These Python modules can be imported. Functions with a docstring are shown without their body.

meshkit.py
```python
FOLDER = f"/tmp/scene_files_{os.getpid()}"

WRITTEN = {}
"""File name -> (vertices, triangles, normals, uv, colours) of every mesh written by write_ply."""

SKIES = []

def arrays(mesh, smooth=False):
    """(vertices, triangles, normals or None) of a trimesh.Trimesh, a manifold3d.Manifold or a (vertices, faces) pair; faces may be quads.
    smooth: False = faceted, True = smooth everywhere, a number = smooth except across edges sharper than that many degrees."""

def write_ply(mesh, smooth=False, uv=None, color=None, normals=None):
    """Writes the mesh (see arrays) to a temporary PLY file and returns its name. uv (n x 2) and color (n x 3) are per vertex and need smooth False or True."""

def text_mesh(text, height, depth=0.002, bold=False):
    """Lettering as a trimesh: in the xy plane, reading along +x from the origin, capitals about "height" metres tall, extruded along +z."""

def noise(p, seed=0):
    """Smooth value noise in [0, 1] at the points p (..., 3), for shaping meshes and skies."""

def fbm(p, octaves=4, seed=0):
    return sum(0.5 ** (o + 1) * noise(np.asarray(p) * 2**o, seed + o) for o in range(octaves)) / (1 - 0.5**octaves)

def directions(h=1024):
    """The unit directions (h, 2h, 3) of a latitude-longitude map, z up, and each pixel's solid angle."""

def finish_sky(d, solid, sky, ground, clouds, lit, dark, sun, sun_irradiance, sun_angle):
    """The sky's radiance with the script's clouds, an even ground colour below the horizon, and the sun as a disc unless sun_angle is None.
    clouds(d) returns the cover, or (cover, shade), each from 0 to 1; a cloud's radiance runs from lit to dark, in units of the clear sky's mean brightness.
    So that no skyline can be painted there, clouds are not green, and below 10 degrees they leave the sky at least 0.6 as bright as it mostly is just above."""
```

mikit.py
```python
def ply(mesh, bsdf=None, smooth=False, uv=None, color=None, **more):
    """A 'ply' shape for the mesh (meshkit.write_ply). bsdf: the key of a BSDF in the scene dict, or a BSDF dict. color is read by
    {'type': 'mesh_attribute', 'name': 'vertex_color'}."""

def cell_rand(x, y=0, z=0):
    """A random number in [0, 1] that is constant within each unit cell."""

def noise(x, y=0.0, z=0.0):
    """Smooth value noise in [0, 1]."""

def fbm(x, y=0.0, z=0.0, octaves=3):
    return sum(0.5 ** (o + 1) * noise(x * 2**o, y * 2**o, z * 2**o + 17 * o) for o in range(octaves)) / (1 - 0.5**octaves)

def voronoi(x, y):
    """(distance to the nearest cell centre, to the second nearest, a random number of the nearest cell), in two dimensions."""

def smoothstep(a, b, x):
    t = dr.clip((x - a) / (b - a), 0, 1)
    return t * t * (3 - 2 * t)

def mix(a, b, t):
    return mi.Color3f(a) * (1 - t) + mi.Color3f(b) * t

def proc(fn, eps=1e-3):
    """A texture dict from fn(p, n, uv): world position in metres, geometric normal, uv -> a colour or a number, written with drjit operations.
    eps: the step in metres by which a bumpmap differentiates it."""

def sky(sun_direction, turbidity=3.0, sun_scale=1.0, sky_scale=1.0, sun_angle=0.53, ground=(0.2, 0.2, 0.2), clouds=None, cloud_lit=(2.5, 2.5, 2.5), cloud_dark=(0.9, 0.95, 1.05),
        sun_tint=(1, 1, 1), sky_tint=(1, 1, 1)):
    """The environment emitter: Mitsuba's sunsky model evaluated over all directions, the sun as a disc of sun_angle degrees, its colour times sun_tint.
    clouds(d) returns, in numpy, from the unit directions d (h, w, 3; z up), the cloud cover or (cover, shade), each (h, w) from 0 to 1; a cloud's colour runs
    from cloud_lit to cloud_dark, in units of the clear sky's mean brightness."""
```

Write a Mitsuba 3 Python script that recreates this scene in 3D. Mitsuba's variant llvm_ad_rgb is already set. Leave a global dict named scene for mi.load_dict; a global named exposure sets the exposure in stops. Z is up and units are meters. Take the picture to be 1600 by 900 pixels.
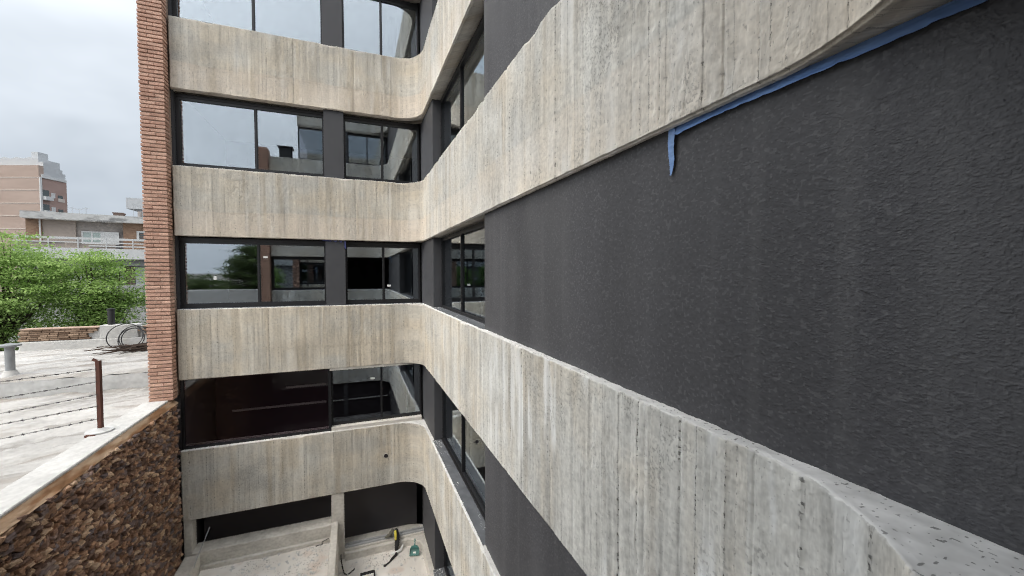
import math, random
import numpy as np, trimesh, mitsuba as mi, drjit as dr
import mikit, meshkit
from scipy import ndimage
from mikit import noise, fbm, cell_rand, smoothstep, mix, proc, ply

T = mi.ScalarTransform4f
scene, labels = {}, {}

# ------------------------------------------------------------------ camera, sky, exposure
exposure = 2.2
FWD = (0.36540, 0.93018, -0.03523)
scene['camera'] = {'type': 'perspective', 'fov': 103.46, 'fov_axis': 'x', 'near_clip': 0.02, 'far_clip': 3000.0,
                   'to_world': T().look_at(origin=[0, 0, 0], target=list(FWD), up=[0, 0, 1])}


def overcast(d):
    n = n2 = 0
    for k in range(4):                      # several turned and bent copies, so that no lattice shows
        M = trimesh.transformations.random_rotation_matrix(np.array([0.13 + 0.2 * k, 0.71 - 0.15 * k, 0.37 + 0.1 * k]))[:3, :3]
        q = (d * [1, 1, 2.2]) @ M.T
        q = q + 0.16 * np.sin(q[..., [1, 2, 0]] * 4.3 + k)
        n = n + meshkit.fbm(q * (2.3 + 0.5 * k) + 3.1 * k, 5, 7 + k) / 4
        n2 = n2 + meshkit.fbm(q * (7 + k), 3, 19 + k) / 4
    n, n2 = 0.5 + (n - 0.5) * 1.8, 0.5 + (n2 - 0.5) * 1.8
    el = np.clip(d[..., 2], 0, 1)
    sun = np.array([-0.62, -0.30, 0.72])
    glow = np.clip(d @ (sun / np.linalg.norm(sun)), 0, 1) ** 2     # the cloud deck is thinner towards the hidden sun and overhead
    shade = np.clip(1.0 - 0.40 * el ** 1.4 - 0.52 * glow + (n - 0.5) * 0.22 + (n2 - 0.5) * 0.06, 0, 1)
    return np.ones(d.shape[:2]), shade


scene['sky'] = mikit.sky((-0.62, -0.30, 0.72), turbidity=3, sun_scale=0.3, sun_angle=40, sun_tint=(0.93, 1.0, 1.10), clouds=overcast,
                         cloud_lit=(7.5, 7.7, 7.95), cloud_dark=(1.32, 1.48, 1.66), ground=(0.22, 0.21, 0.2))

# ------------------------------------------------------------------ helpers
rng = np.random.default_rng(11)
random.seed(11)


def numbered(key):
    if key not in scene and not any(k.startswith(key + '__') for k in scene) and key not in labels:
        return key
    i = 1
    while f'{key}_{i:03d}' in scene or f'{key}_{i:03d}' in labels or f'{key}_{i:03d}' in RES:
        i += 1
    return f'{key}_{i:03d}'


RES = set()


def add(key, mesh, bsdf, smooth=False, **kw):
    """One entry of the scene under the next free number."""
    key = numbered(key)
    RES.add(key)
    scene[key] = ply(mesh, bsdf, smooth, **kw)
    return key


_counters = {}


def put(key, shape, m):
    """One copy of a shape dict under the next number (fast for hundreds of pieces)."""
    i = _counters.get(key, 0)
    _counters[key] = i + 1
    k = key if i == 0 else f'{key}_{i:03d}'
    scene[k] = {**shape, 'to_world': T(np.asarray(m, float).tolist())}
    return k


def tag(key, label=None, cat=None, group=None, kind=None):
    d = labels.setdefault(key, {})
    for a, b in (('label', label), ('category', cat), ('group', group), ('kind', kind)):
        if b:
            d[a] = b


def bx(x0, x1, y0, y1, z0, z1, bevel=0.0):
    x0, x1 = min(x0, x1), max(x0, x1)
    y0, y1 = min(y0, y1), max(y0, y1)
    z0, z1 = min(z0, z1), max(z0, z1)
    if bevel <= 0:
        m = trimesh.creation.box((x1 - x0, y1 - y0, z1 - z0))
        m.apply_translation(((x0 + x1) / 2, (y0 + y1) / 2, (z0 + z1) / 2))
        return m
    b = min(bevel, 0.45 * min(x1 - x0, y1 - y0, z1 - z0))
    pts = []
    for X in (x0, x1):
        for Y in (y0, y1):
            for Z in (z0, z1):
                sx, sy, sz = (1 if v == lo else -1 for v, lo in ((X, x0), (Y, y0), (Z, z0)))
                pts += [(X + sx * b, Y + sy * b, Z), (X + sx * b, Y, Z + sz * b), (X, Y + sy * b, Z + sz * b)]
    return trimesh.Trimesh(np.array(pts)).convex_hull


def cat(ms):
    return trimesh.util.concatenate(list(ms))


def tube(points, radii, sides=8, caps=True):
    p = np.asarray(points, float)
    t = np.gradient(p, axis=0)
    t /= np.linalg.norm(t, axis=1, keepdims=True) + 1e-12
    a = np.cross(t, np.where(np.abs(t[:, 2:]) < 0.9, [0, 0, 1.0], [1.0, 0, 0]))
    a /= np.linalg.norm(a, axis=1, keepdims=True) + 1e-12
    b = np.cross(t, a)
    ang = np.arange(sides) * 2 * np.pi / sides
    r = np.broadcast_to(radii, (len(p),))
    v = p[:, None] + r[:, None, None] * (np.cos(ang)[None, :, None] * a[:, None] + np.sin(ang)[None, :, None] * b[:, None])
    i, j = np.meshgrid(np.arange(len(p) - 1), np.arange(sides), indexing='ij')
    q = np.stack([i * sides + j, i * sides + (j + 1) % sides, (i + 1) * sides + (j + 1) % sides, (i + 1) * sides + j], -1).reshape(-1, 4)
    f = np.vstack([q[:, [0, 1, 2]], q[:, [0, 2, 3]]])
    v = v.reshape(-1, 3)
    if caps:
        n = len(v)
        v = np.vstack([v, p[:1], p[-1:]])
        k = np.arange(sides)
        f = np.vstack([f, np.stack([k * 0 + n, (k + 1) % sides, k], 1), np.stack([k * 0 + n + 1, (len(p) - 1) * sides + k, (len(p) - 1) * sides + (k + 1) % sides], 1)])
    return trimesh.Trimesh(v, f, process=False)


def grid(nx, ny, fn):
    u, v = np.meshgrid(np.linspace(0, 1, nx), np.linspace(0, 1, ny), indexing='ij')
    P = fn(u, v).reshape(-1, 3)
    i, j = np.meshgrid(np.arange(nx - 1), np.arange(ny - 1), indexing='ij')
    a = i * ny + j
    q = np.stack([a, a + ny, a + ny + 1, a + 1], -1).reshape(-1, 4)
    return trimesh.Trimesh(P, np.vstack([q[:, [0, 1, 2]], q[:, [0, 2, 3]]]), process=False)


def principled(color, rough=0.7, spec=0.4, **kw):
    c = {'type': 'rgb', 'value': list(color)} if isinstance(color, (tuple, list)) else color
    return {'type': 'principled', 'base_color': c, 'roughness': rough, 'specular': spec, **kw}


def mat(key, color, rough=0.7, spec=0.4, bump=None, scale=1.0, eps=1e-3, **kw):
    b = principled(color, rough, spec, **kw)
    if bump is not None:
        b = {'type': 'bumpmap', 'relief': proc(bump, eps), 'scale': scale, 'bsdf': b}
    scene[key] = {'type': 'twosided', 'bsdf': b}


# ------------------------------------------------------------------ materials
def concrete_color(p, n, uv):
    board, board2 = cell_rand(uv.x, 5), cell_rand(uv.x, 9)
    f = uv.x - dr.floor(uv.x)
    e = dr.minimum(f, 1 - f)
    zz, q = p.z, p.x + p.y
    big = fbm(q * 0.8 + 3, zz * 1.1, 4.0, 4)
    cloud = fbm(q * 1.7 + 11, zz * 2.4, 9.0, 4)
    wide = fbm(q * 5.0, zz * 0.8, 4.0, 3)
    streak = fbm(q * 24, zz * 1.6, 4.0, 3)
    fine = fbm(q * 95, zz * 24, 2.0, 3)
    mottle = fbm(q * 34, zz * 48, 2.0, 3)
    back = smoothstep(8.6, 10.2, p.y)
    lower = smoothstep(-0.3, -1.2, zz)
    near = smoothstep(7.0, 1.5, p.y)
    warm = dr.clip(0.30 + 0.50 * back * (1 - 0.55 * smoothstep(-3.0, -4.2, zz)) - 0.34 * near * lower + (cloud - 0.5) * 1.3 + (board - 0.5) * 0.14, 0, 1)
    c = mix((0.520, 0.517, 0.487), (0.525, 0.474, 0.392), warm)
    edge_z = dr.select(zz > 3, 4.36, 1.33) + 0.10 * (fbm(q * 0.9, 3.0, 3.0, 3) - 0.5)
    lift = smoothstep(0.02, -0.02, zz - edge_z) * smoothstep(0.3, 0.8, zz)
    c = mix(c, mi.Color3f(0.565, 0.490, 0.412), lift * 0.55 * (0.4 + 0.6 * back))
    tone = 0.93 + 0.13 * (board2 - 0.5) + 0.30 * (wide - 0.5) + (0.37 - 0.22 * lift + 0.20 * near * lower) * (streak - 0.5) + 0.26 * (fine - 0.5) + (0.24 + 0.14 * near) * (mottle - 0.5) + 0.34 * (big - 0.5) + 0.05 * lift
    # damp grey stains and rusty runs
    stain = smoothstep(0.54, 0.74, fbm(q * 1.3 + 31, zz * 1.9, 2.0, 5)) * (1 - 0.8 * lift)
    c = mix(c, mi.Color3f(0.36, 0.355, 0.335), stain * 0.40)
    run = smoothstep(0.60, 0.76, fbm(q * 7 + 9, zz * 0.5, 1.0, 3)) * (1 - 0.7 * near)
    c = mix(c, mi.Color3f(0.42, 0.36, 0.275), run * 0.5)
    white = smoothstep(0.54, 0.70, fbm(q * 8 + 30, zz * 0.7, 8.0, 4)) * smoothstep(0.40, 0.62, fbm(q * 2.0, zz * 1.5, 3.0, 3))
    c = mix(c * tone, mi.Color3f(0.70, 0.71, 0.70), white * (0.16 + 0.68 * near * lower + 0.2 * near))
    gate = smoothstep(0.45, 0.65, noise(dr.floor(uv.x + 0.5) * 7.3, zz * 1.3, 2))
    pit = smoothstep(0.66, 0.80, noise(uv.x * 13, zz * 80, 6)) * smoothstep(0.10, 0.02, e) * gate
    spot = smoothstep(0.89, 0.94, noise(q * 80, zz * 62, 11.0))
    honey = smoothstep(0.62, 0.72, fbm(q * 2.2, zz * 1.7, 21.0, 3)) * smoothstep(0.58, 0.80, noise(q * 105, zz * 80, 5.0)) * near
    c = c * (1 - (0.58 + 0.2 * near * lower) * dr.clip(pit, 0, 1)) * (1 - 0.28 * spot) * (1 - 0.32 * honey)
    up = smoothstep(0.45, 0.85, n.z)
    rgh = fbm(p.x * 20, p.y * 20, zz * 20, 5)
    hole = smoothstep(0.84, 0.90, noise(p.x * 85, p.y * 85, 3.0))
    dust = fbm(p.x * 4, p.y * 4, 1.0, 4)
    ledge = mix((0.47, 0.47, 0.46), (0.64, 0.635, 0.62), dust) * (0.78 + 0.42 * rgh) * (1 - 0.6 * hole)
    c = mix(c, ledge, up)
    joint = (1 - up) * smoothstep(0.05, 0.0, e) * smoothstep(0.40, 0.75, noise(dr.floor(uv.x + 0.5) * 3.1, zz * 0.9, 5))
    return dr.clip(c * (1 - 0.26 * joint), 0.02, 0.85)


def concrete_bump(p, n, uv):
    zz = p.z
    f = uv.x - dr.floor(uv.x)
    e = dr.minimum(f, 1 - f)
    grain = fbm(uv.x * 11, zz * 7, 1.0, 3)
    rough = fbm((p.x + p.y) * 60, zz * 60, 2.0, 2)
    pit = smoothstep(0.64, 0.80, noise(uv.x * 13, zz * 75, 6)) * smoothstep(0.14, 0.02, e)
    patch = smoothstep(0.5, 0.7, fbm((p.x + p.y) * 3.0, zz * 3.0, 7.0, 2))
    return grain * 0.0022 + rough * (0.0014 + 0.0034 * patch) - pit * 0.003


mat('mat_concrete', proc(concrete_color), 0.85, 0.3, concrete_bump, 1.0, 1.5e-3)


def rough_concrete_color(p, n, uv):
    a = fbm(p.x * 3, p.y * 3, p.z * 3, 4)
    b = fbm(p.x * 25, p.y * 25, p.z * 25, 3)
    c = mix((0.40, 0.38, 0.345), (0.64, 0.615, 0.57), a)
    return c * (0.8 + 0.4 * b)


mat('mat_rough_concrete', proc(rough_concrete_color), 0.9, 0.25,
    lambda p, n, uv: fbm(p.x * 40, p.y * 40, p.z * 40, 3) * 0.006, 1.0, 2e-3)


def stucco_color(p, n, uv):
    a = fbm(p.x * 1.1 + 5, p.y * 0.9, p.z * 0.45, 3)
    g = fbm(p.x * 60, p.y * 60, p.z * 60, 2)
    dust = smoothstep(0.45, 0.75, fbm(p.x * 2 + 8, p.y * 2, p.z * 0.5, 3))
    sp = smoothstep(0.70, 0.86, noise((p.x + p.y) * 70, p.z * 95, 2.0))
    c = mix((0.047, 0.047, 0.052), (0.068, 0.068, 0.074), a) * (0.7 + 0.6 * g)
    c = mix(c, mi.Color3f(0.115, 0.115, 0.120), sp * 0.42)
    c = c * (0.74 + 0.52 * fbm(p.y * 3.2 + p.x, p.z * 0.22, 4.0, 3))
    run = smoothstep(0.62, 0.80, fbm(p.y * 9 + p.x, p.z * 0.35, 14.0, 3))
    c = mix(c, mi.Color3f(0.12, 0.12, 0.122), run * 0.18)
    return mix(c, mi.Color3f(0.105, 0.105, 0.108), dust * 0.35)


def stucco_bump(p, n, uv):
    q = p.x + p.y
    w = noise(q * 25, p.z * 25, 3.0) * 2.5
    grain = smoothstep(0.55, 0.95, noise(q * 75 + w, p.z * 120 - w, 1.0))
    grain2 = smoothstep(0.45, 0.9, noise(q * 160, p.z * 210, 5.0))
    return grain * 0.0008 + grain2 * 0.0013


mat('mat_stucco', proc(stucco_color), 0.62, 0.45, stucco_bump, 1.0, 1.5e-3)
mat('mat_pier', (0.055, 0.056, 0.062), 0.6, 0.4)
mat('mat_frame', (0.014, 0.014, 0.016), 0.38, 0.5)
mat('mat_interior', (0.09, 0.085, 0.087), 0.95, 0.1)
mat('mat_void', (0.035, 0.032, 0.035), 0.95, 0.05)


def sill_color(p, n, uv):
    s = smoothstep(0.80, 0.86, noise(p.x * 60, p.y * 60, 2.0)) * smoothstep(0.45, 0.7, noise(p.x * 6, p.y * 6, 5.0))
    return mix(mi.Color3f(0.10, 0.105, 0.115) * (0.75 + 0.5 * fbm(p.x * 9, p.y * 9, 0, 3)), mi.Color3f(0.6, 0.6, 0.58), dr.clip(s, 0, 1))


mat('mat_sill', proc(sill_color), 0.45, 0.5)
scene['mat_pane'] = {'type': 'thindielectric', 'int_ior': 3.1, 'ext_ior': 1.0,
                     'specular_reflectance': {'type': 'rgb', 'value': [0.86, 0.94, 1.0]},
                     'specular_transmittance': {'type': 'rgb', 'value': [0.26, 0.25, 0.28]}}
scene['mat_clear_pane'] = {'type': 'thindielectric', 'int_ior': 1.45, 'ext_ior': 1.0, 'specular_transmittance': {'type': 'rgb', 'value': [0.85, 0.74, 0.78]}}
mat('mat_maroon', (0.080, 0.058, 0.066), 0.8, 0.2)
mat('mat_sticker', (0.75, 0.75, 0.73), 0.6)
mat('mat_tape', proc(lambda p, n, uv: mix((0.08, 0.16, 0.38), (0.22, 0.36, 0.62), fbm(p.y * 9, p.z * 60, p.x * 30, 3))), 0.35, 0.5)
mat('mat_blue_tape_dark', (0.05, 0.06, 0.19), 0.4, 0.5)


def brick_color(p, n, uv):
    r, g = cell_rand(p.z * 13.0 + 0.37, dr.floor(p.x * 4.2), 3), uv.x
    c = mix((0.38, 0.222, 0.168), (0.55, 0.355, 0.275), g)
    c = mix(c, mi.Color3f(0.52, 0.36, 0.27), smoothstep(0.55, 0.85, fbm(p.x * 22, p.y * 22, p.z * 30, 3)) * 0.6)
    return c * (0.72 + 0.5 * fbm(p.x * 60, p.y * 60, p.z * 90, 2)) * (0.9 + 0.2 * r)


mat('mat_brick', proc(brick_color), 0.9, 0.2, lambda p, n, uv: fbm(p.x * 70, p.y * 70, p.z * 90, 2) * 0.004, 1.0, 2e-3)
mat('mat_mortar', proc(lambda p, n, uv: mi.Color3f(0.33, 0.24, 0.19) * (0.7 + 0.6 * fbm(p.x * 20, p.y * 20, p.z * 20, 3))), 0.95, 0.1)


def rubble_color(p, n, uv):
    a, b = uv.x, uv.y
    c = mix((0.055, 0.034, 0.026), (0.140, 0.082, 0.052), smoothstep(0.1, 0.75, a))
    c = mix(c, mi.Color3f(0.200, 0.142, 0.098), smoothstep(0.74, 1.0, a))
    c = mix(c, mi.Color3f(0.060, 0.050, 0.052), smoothstep(0.70, 0.9, b) * 0.8)
    zone = fbm(p.y * 0.9, p.z * 0.9, 3.0, 3)
    return 2.4 * c * (0.6 + 0.8 * zone) * (0.65 + 0.7 * fbm(p.x * 35, p.y * 35, p.z * 35, 3))


mat('mat_rubble', proc(rubble_color), 0.9, 0.25, lambda p, n, uv: fbm(p.x * 45, p.y * 45, p.z * 45, 3) * 0.010, 1.0, 2e-3)
mat('mat_rubble_bed', (0.075, 0.052, 0.042), 0.95, 0.1)
mat('mat_orange_mortar', proc(lambda p, n, uv: mix((0.23, 0.125, 0.066), (0.40, 0.29, 0.20), smoothstep(0.35, 0.65, fbm(p.x * 9, p.y * 2.2, p.z * 9, 4)))), 0.95, 0.1,
    lambda p, n, uv: fbm(p.x * 25, p.y * 12, p.z * 25, 3) * 0.012, 1.0, 3e-3)


def membrane_color(p, n, uv):
    w = fbm(p.x * 0.8, p.y * 0.8, 0, 3) * 2.2
    u, v = p.x * 0.94 + p.y * 0.34, -p.x * 0.34 + p.y * 0.94
    fold = fbm(u * 0.75 + w, v * 5.5 + w * 2, 3.0, 4)
    dirt = smoothstep(0.56, 0.70, fold)
    brown = smoothstep(0.62, 0.78, fbm(u * 0.4 + 7, v * 2.6 + w, 1.0, 4))
    crack = smoothstep(0.03, 0.0, dr.abs(fbm(u * 0.5, v * 2.2 + w, 9.0, 3) - 0.5)) * smoothstep(0.4, 0.65, fbm(u * 2, v * 2, 5.0, 2))
    c = mix((0.49, 0.48, 0.46), (0.35, 0.34, 0.325), fbm(p.x * 1.7, p.y * 1.7, 8, 3))
    c = mix(c, mi.Color3f(0.29, 0.275, 0.255), dr.clip(dirt, 0, 1) * 0.8)
    c = mix(c, mi.Color3f(0.23, 0.20, 0.17), dr.clip(brown, 0, 1) * 0.6)
    c = mix(c, mi.Color3f(0.16, 0.15, 0.14), dr.clip(crack, 0, 1) * 0.35)
    return c * (0.9 + 0.2 * fbm(p.x * 25, p.y * 25, 0, 2))


mat('mat_membrane', proc(membrane_color), 0.7, 0.35)
mat('mat_white_coat', proc(lambda p, n, uv: mix((0.40, 0.395, 0.38), (0.55, 0.545, 0.53), fbm(p.x * 2.2, p.y * 2.2, p.z * 5, 4)) * (0.88 + 0.24 * fbm(p.x * 22, p.y * 22, p.z * 22, 2))), 0.75, 0.3,
    lambda p, n, uv: fbm(p.x * 14, p.y * 14, p.z * 14, 3) * 0.01, 1.0, 4e-3)
mat('mat_grey_coat', proc(lambda p, n, uv: mix((0.40, 0.405, 0.40), (0.64, 0.64, 0.63), fbm(p.x * 3.5, p.y * 3.5, p.z * 2.2, 4)) * (0.85 + 0.3 * fbm(p.x * 16, p.y * 16, p.z * 9, 3))), 0.8, 0.3)


def dusty_color(p, n, uv):
    a = fbm(p.x * 1.6, p.y * 1.6, 0, 4)
    c = mix((0.58, 0.545, 0.50), (0.80, 0.78, 0.74), a)
    c = mix(c, mi.Color3f(0.58, 0.46, 0.39), smoothstep(0.55, 0.75, fbm(p.x * 2.3 + 4, p.y * 2.3, 2, 3)) * 0.55)
    sp = smoothstep(0.76, 0.86, noise(p.x * 52, p.y * 52, 1)) * smoothstep(0.48, 0.68, fbm(p.x * 2, p.y * 2, 6, 3))
    return mix(c, mi.Color3f(0.13, 0.115, 0.10), dr.clip(sp, 0, 1) * 0.85)


mat('mat_dusty', proc(dusty_color), 0.95, 0.15, lambda p, n, uv: fbm(p.x * 18, p.y * 18, 0, 3) * 0.02, 1.0, 4e-3)
mat('mat_dark_paving', proc(lambda p, n, uv: mi.Color3f(0.18, 0.17, 0.165) * (0.6 + 0.8 * fbm(p.x * 4, p.y * 4, 0, 3))), 0.8, 0.3)
mat('mat_pale_trim', (0.50, 0.49, 0.46), 0.7)
mat('mat_asphalt', (0.06, 0.06, 0.062), 0.9, 0.2)
mat('mat_rust', proc(lambda p, n, uv: mix((0.050, 0.026, 0.022), (0.15, 0.062, 0.045), fbm(p.x * 30, p.y * 30, p.z * 11, 3))), 0.8, 0.3)
mat('mat_galvanised', (0.36, 0.37, 0.38), 0.5, 0.5)
mat('mat_pipe_grey', proc(lambda p, n, uv: mi.Color3f(0.25, 0.26, 0.27) * (0.75 + 0.5 * fbm(p.x * 9, p.y * 9, p.z * 6, 3))), 0.55, 0.4)
mat('mat_black', (0.022, 0.022, 0.024), 0.5, 0.4)
mat('mat_wire', (0.05, 0.048, 0.05), 0.6, 0.4)
mat('mat_twig', (0.075, 0.055, 0.045), 0.9, 0.2)
mat('mat_green_plastic', (0.055, 0.165, 0.150), 0.35, 0.5)
mat('mat_yellow', (0.62, 0.52, 0.07), 0.45, 0.5)
mat('mat_grey_cloth', (0.13, 0.125, 0.105), 0.9, 0.2)
mat('mat_white_plastic', (0.72, 0.72, 0.72), 0.35, 0.5)


def mildew_color(p, n, uv):
    m = smoothstep(0.38, 0.68, fbm(p.x * 0.9, p.y * 0.9, p.z * 0.6 + 2, 4))
    c = mix((0.33, 0.30, 0.28), (0.085, 0.083, 0.088), dr.clip(m * 1.25, 0, 1) * 0.9)
    return c * (0.8 + 0.4 * fbm(p.x * 5, p.y * 5, p.z * 4, 3))


mat('mat_mildew', proc(mildew_color), 0.9, 0.2)
mat('mat_fascia', proc(lambda p, n, uv: mix((0.50, 0.50, 0.49), (0.20, 0.20, 0.20), smoothstep(0.48, 0.72, fbm(p.x * 1.3, p.y * 1.3, p.z * 2.5, 4)))), 0.8, 0.3)
mat('mat_white_wall', proc(lambda p, n, uv: mi.Color3f(0.55, 0.555, 0.55) * (0.85 + 0.3 * fbm(p.x * 1.2, p.y * 1.2, p.z * 1.2, 3))), 0.8, 0.3)
mat('mat_house_wall', proc(lambda p, n, uv: mi.Color3f(0.37, 0.365, 0.36) * (0.85 + 0.3 * fbm(p.x * 0.8, p.y * 0.8, p.z * 0.8, 3))), 0.85, 0.2)
mat('mat_beige_wall', (0.34, 0.29, 0.255), 0.85, 0.2)
mat('mat_glass_dark', (0.05, 0.065, 0.065), 0.12, 0.8)
mat('mat_glass_pale', (0.30, 0.36, 0.34), 0.15, 0.8)
mat('mat_shutter', (0.40, 0.41, 0.42), 0.6, 0.4)
mat('mat_brown_wood', (0.14, 0.10, 0.085), 0.7, 0.3)


def far_brick_color(p, n, uv):
    q = p.x * 0.95 + p.y * 0.3
    course = dr.floor(p.z * 12)
    r = cell_rand(course, dr.floor(q * 4 + 0.5 * (course - 2 * dr.floor(course / 2))), 1)
    return mix((0.20, 0.125, 0.088), (0.31, 0.215, 0.155), r * 0.6 + 0.4 * fbm(p.x * 0.4, p.y * 0.4, p.z * 0.6, 3))


mat('mat_far_brick', proc(far_brick_color), 0.95, 0.1)
mat('mat_tower_brick', proc(lambda p, n, uv: mix((0.33, 0.255, 0.215), (0.43, 0.345, 0.30), fbm(p.x * 0.15, p.y * 0.15, p.z * 0.9, 4))), 0.95, 0.1)
mat('mat_tower_brick_red', proc(lambda p, n, uv: mix((0.29, 0.20, 0.175), (0.38, 0.28, 0.25), fbm(p.x * 0.3, p.y * 0.3, p.z * 0.9, 4))), 0.95, 0.1)
mat('mat_tower_slab', (0.52, 0.47, 0.43), 0.9, 0.1)
mat('mat_tower_grey', (0.45, 0.465, 0.48), 0.8, 0.2)


def leaf_color(p, n, uv):
    return mix((0.15, 0.27, 0.055), (0.50, 0.66, 0.25), uv.x)


scene['mat_leaf'] = {'type': 'principledthin', 'base_color': proc(leaf_color), 'roughness': 0.55, 'diff_trans': 0.7}
scene['mat_leaf_dark'] = {'type': 'principledthin', 'base_color': proc(lambda p, n, uv: mix((0.05, 0.08, 0.03), (0.15, 0.20, 0.08), uv.x)), 'roughness': 0.5, 'diff_trans': 0.5}
mat('mat_bark', (0.060, 0.048, 0.040), 0.95, 0.1)

# ------------------------------------------------------------------ the office building
OB = 'office_building'
tag(OB, 'board-marked concrete office block with dark stucco walls and black window strips round a courtyard', 'office building')
D, W = 10.40, 1.585           # face of the far wing and of the side wing
N = 0.34                      # face of the near wing (the camera looks out of its window)
R, RN = 0.60, 0.85            # inner corners: far and near
XL = -3.45
LV = [(8.300, 6.840), (5.278, 3.826), (2.248, 0.801), (-0.753, -2.242), (-3.765, -5.281)]


def mir(y):
    return D + N - y


def court_path(x_near):
    """Arc-length samples along the U of a concrete band: points and normals into the courtyard."""
    P, Nn, s = [], [], 0.0
    segs = [('l', (XL, D), (W - R, D), (0, -1)), ('a', (W - R, D - R), 90, 0, R), ('l', (W, D - R), (W, N + RN), (-1, 0)), ('a', (W - RN, N + RN), 0, -90, RN), ('l', (W - RN, N), (x_near, N), (0, 1))]
    S = []
    for k, g in enumerate(segs):
        if g[0] == 'l':
            a, b = np.array(g[1]), np.array(g[2])
            L = np.linalg.norm(b - a)
            t = 0.0
            while t < L:
                q = a + (b - a) * t / L
                P.append(q); Nn.append(g[3]); S.append(s + t)
                t += 0.045 if k == 4 else float(np.clip(0.0024 * np.linalg.norm(q), 0.0042, 0.016))
            s += L
        else:
            r, m = g[4], (60 if g[4] == R else 150)
            L = math.pi / 2 * r
            for i in range(m):
                th = math.radians(g[2] + (g[3] - g[2]) * i / m)
                P.append((g[1][0] + r * math.cos(th), g[1][1] + r * math.sin(th)))
                Nn.append((-math.cos(th), -math.sin(th))); S.append(s + L * i / m)
            s += L
    P.append((x_near, N)); Nn.append((0, 1)); S.append(s)
    return np.array(P), np.array(Nn, float), np.array(S)


def rr(i, seed):
    return meshkit.noise(np.stack([np.asarray(i) * 1.0, np.zeros_like(i) + 0.0, np.zeros_like(i) + 0.0], -1), seed)


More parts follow.
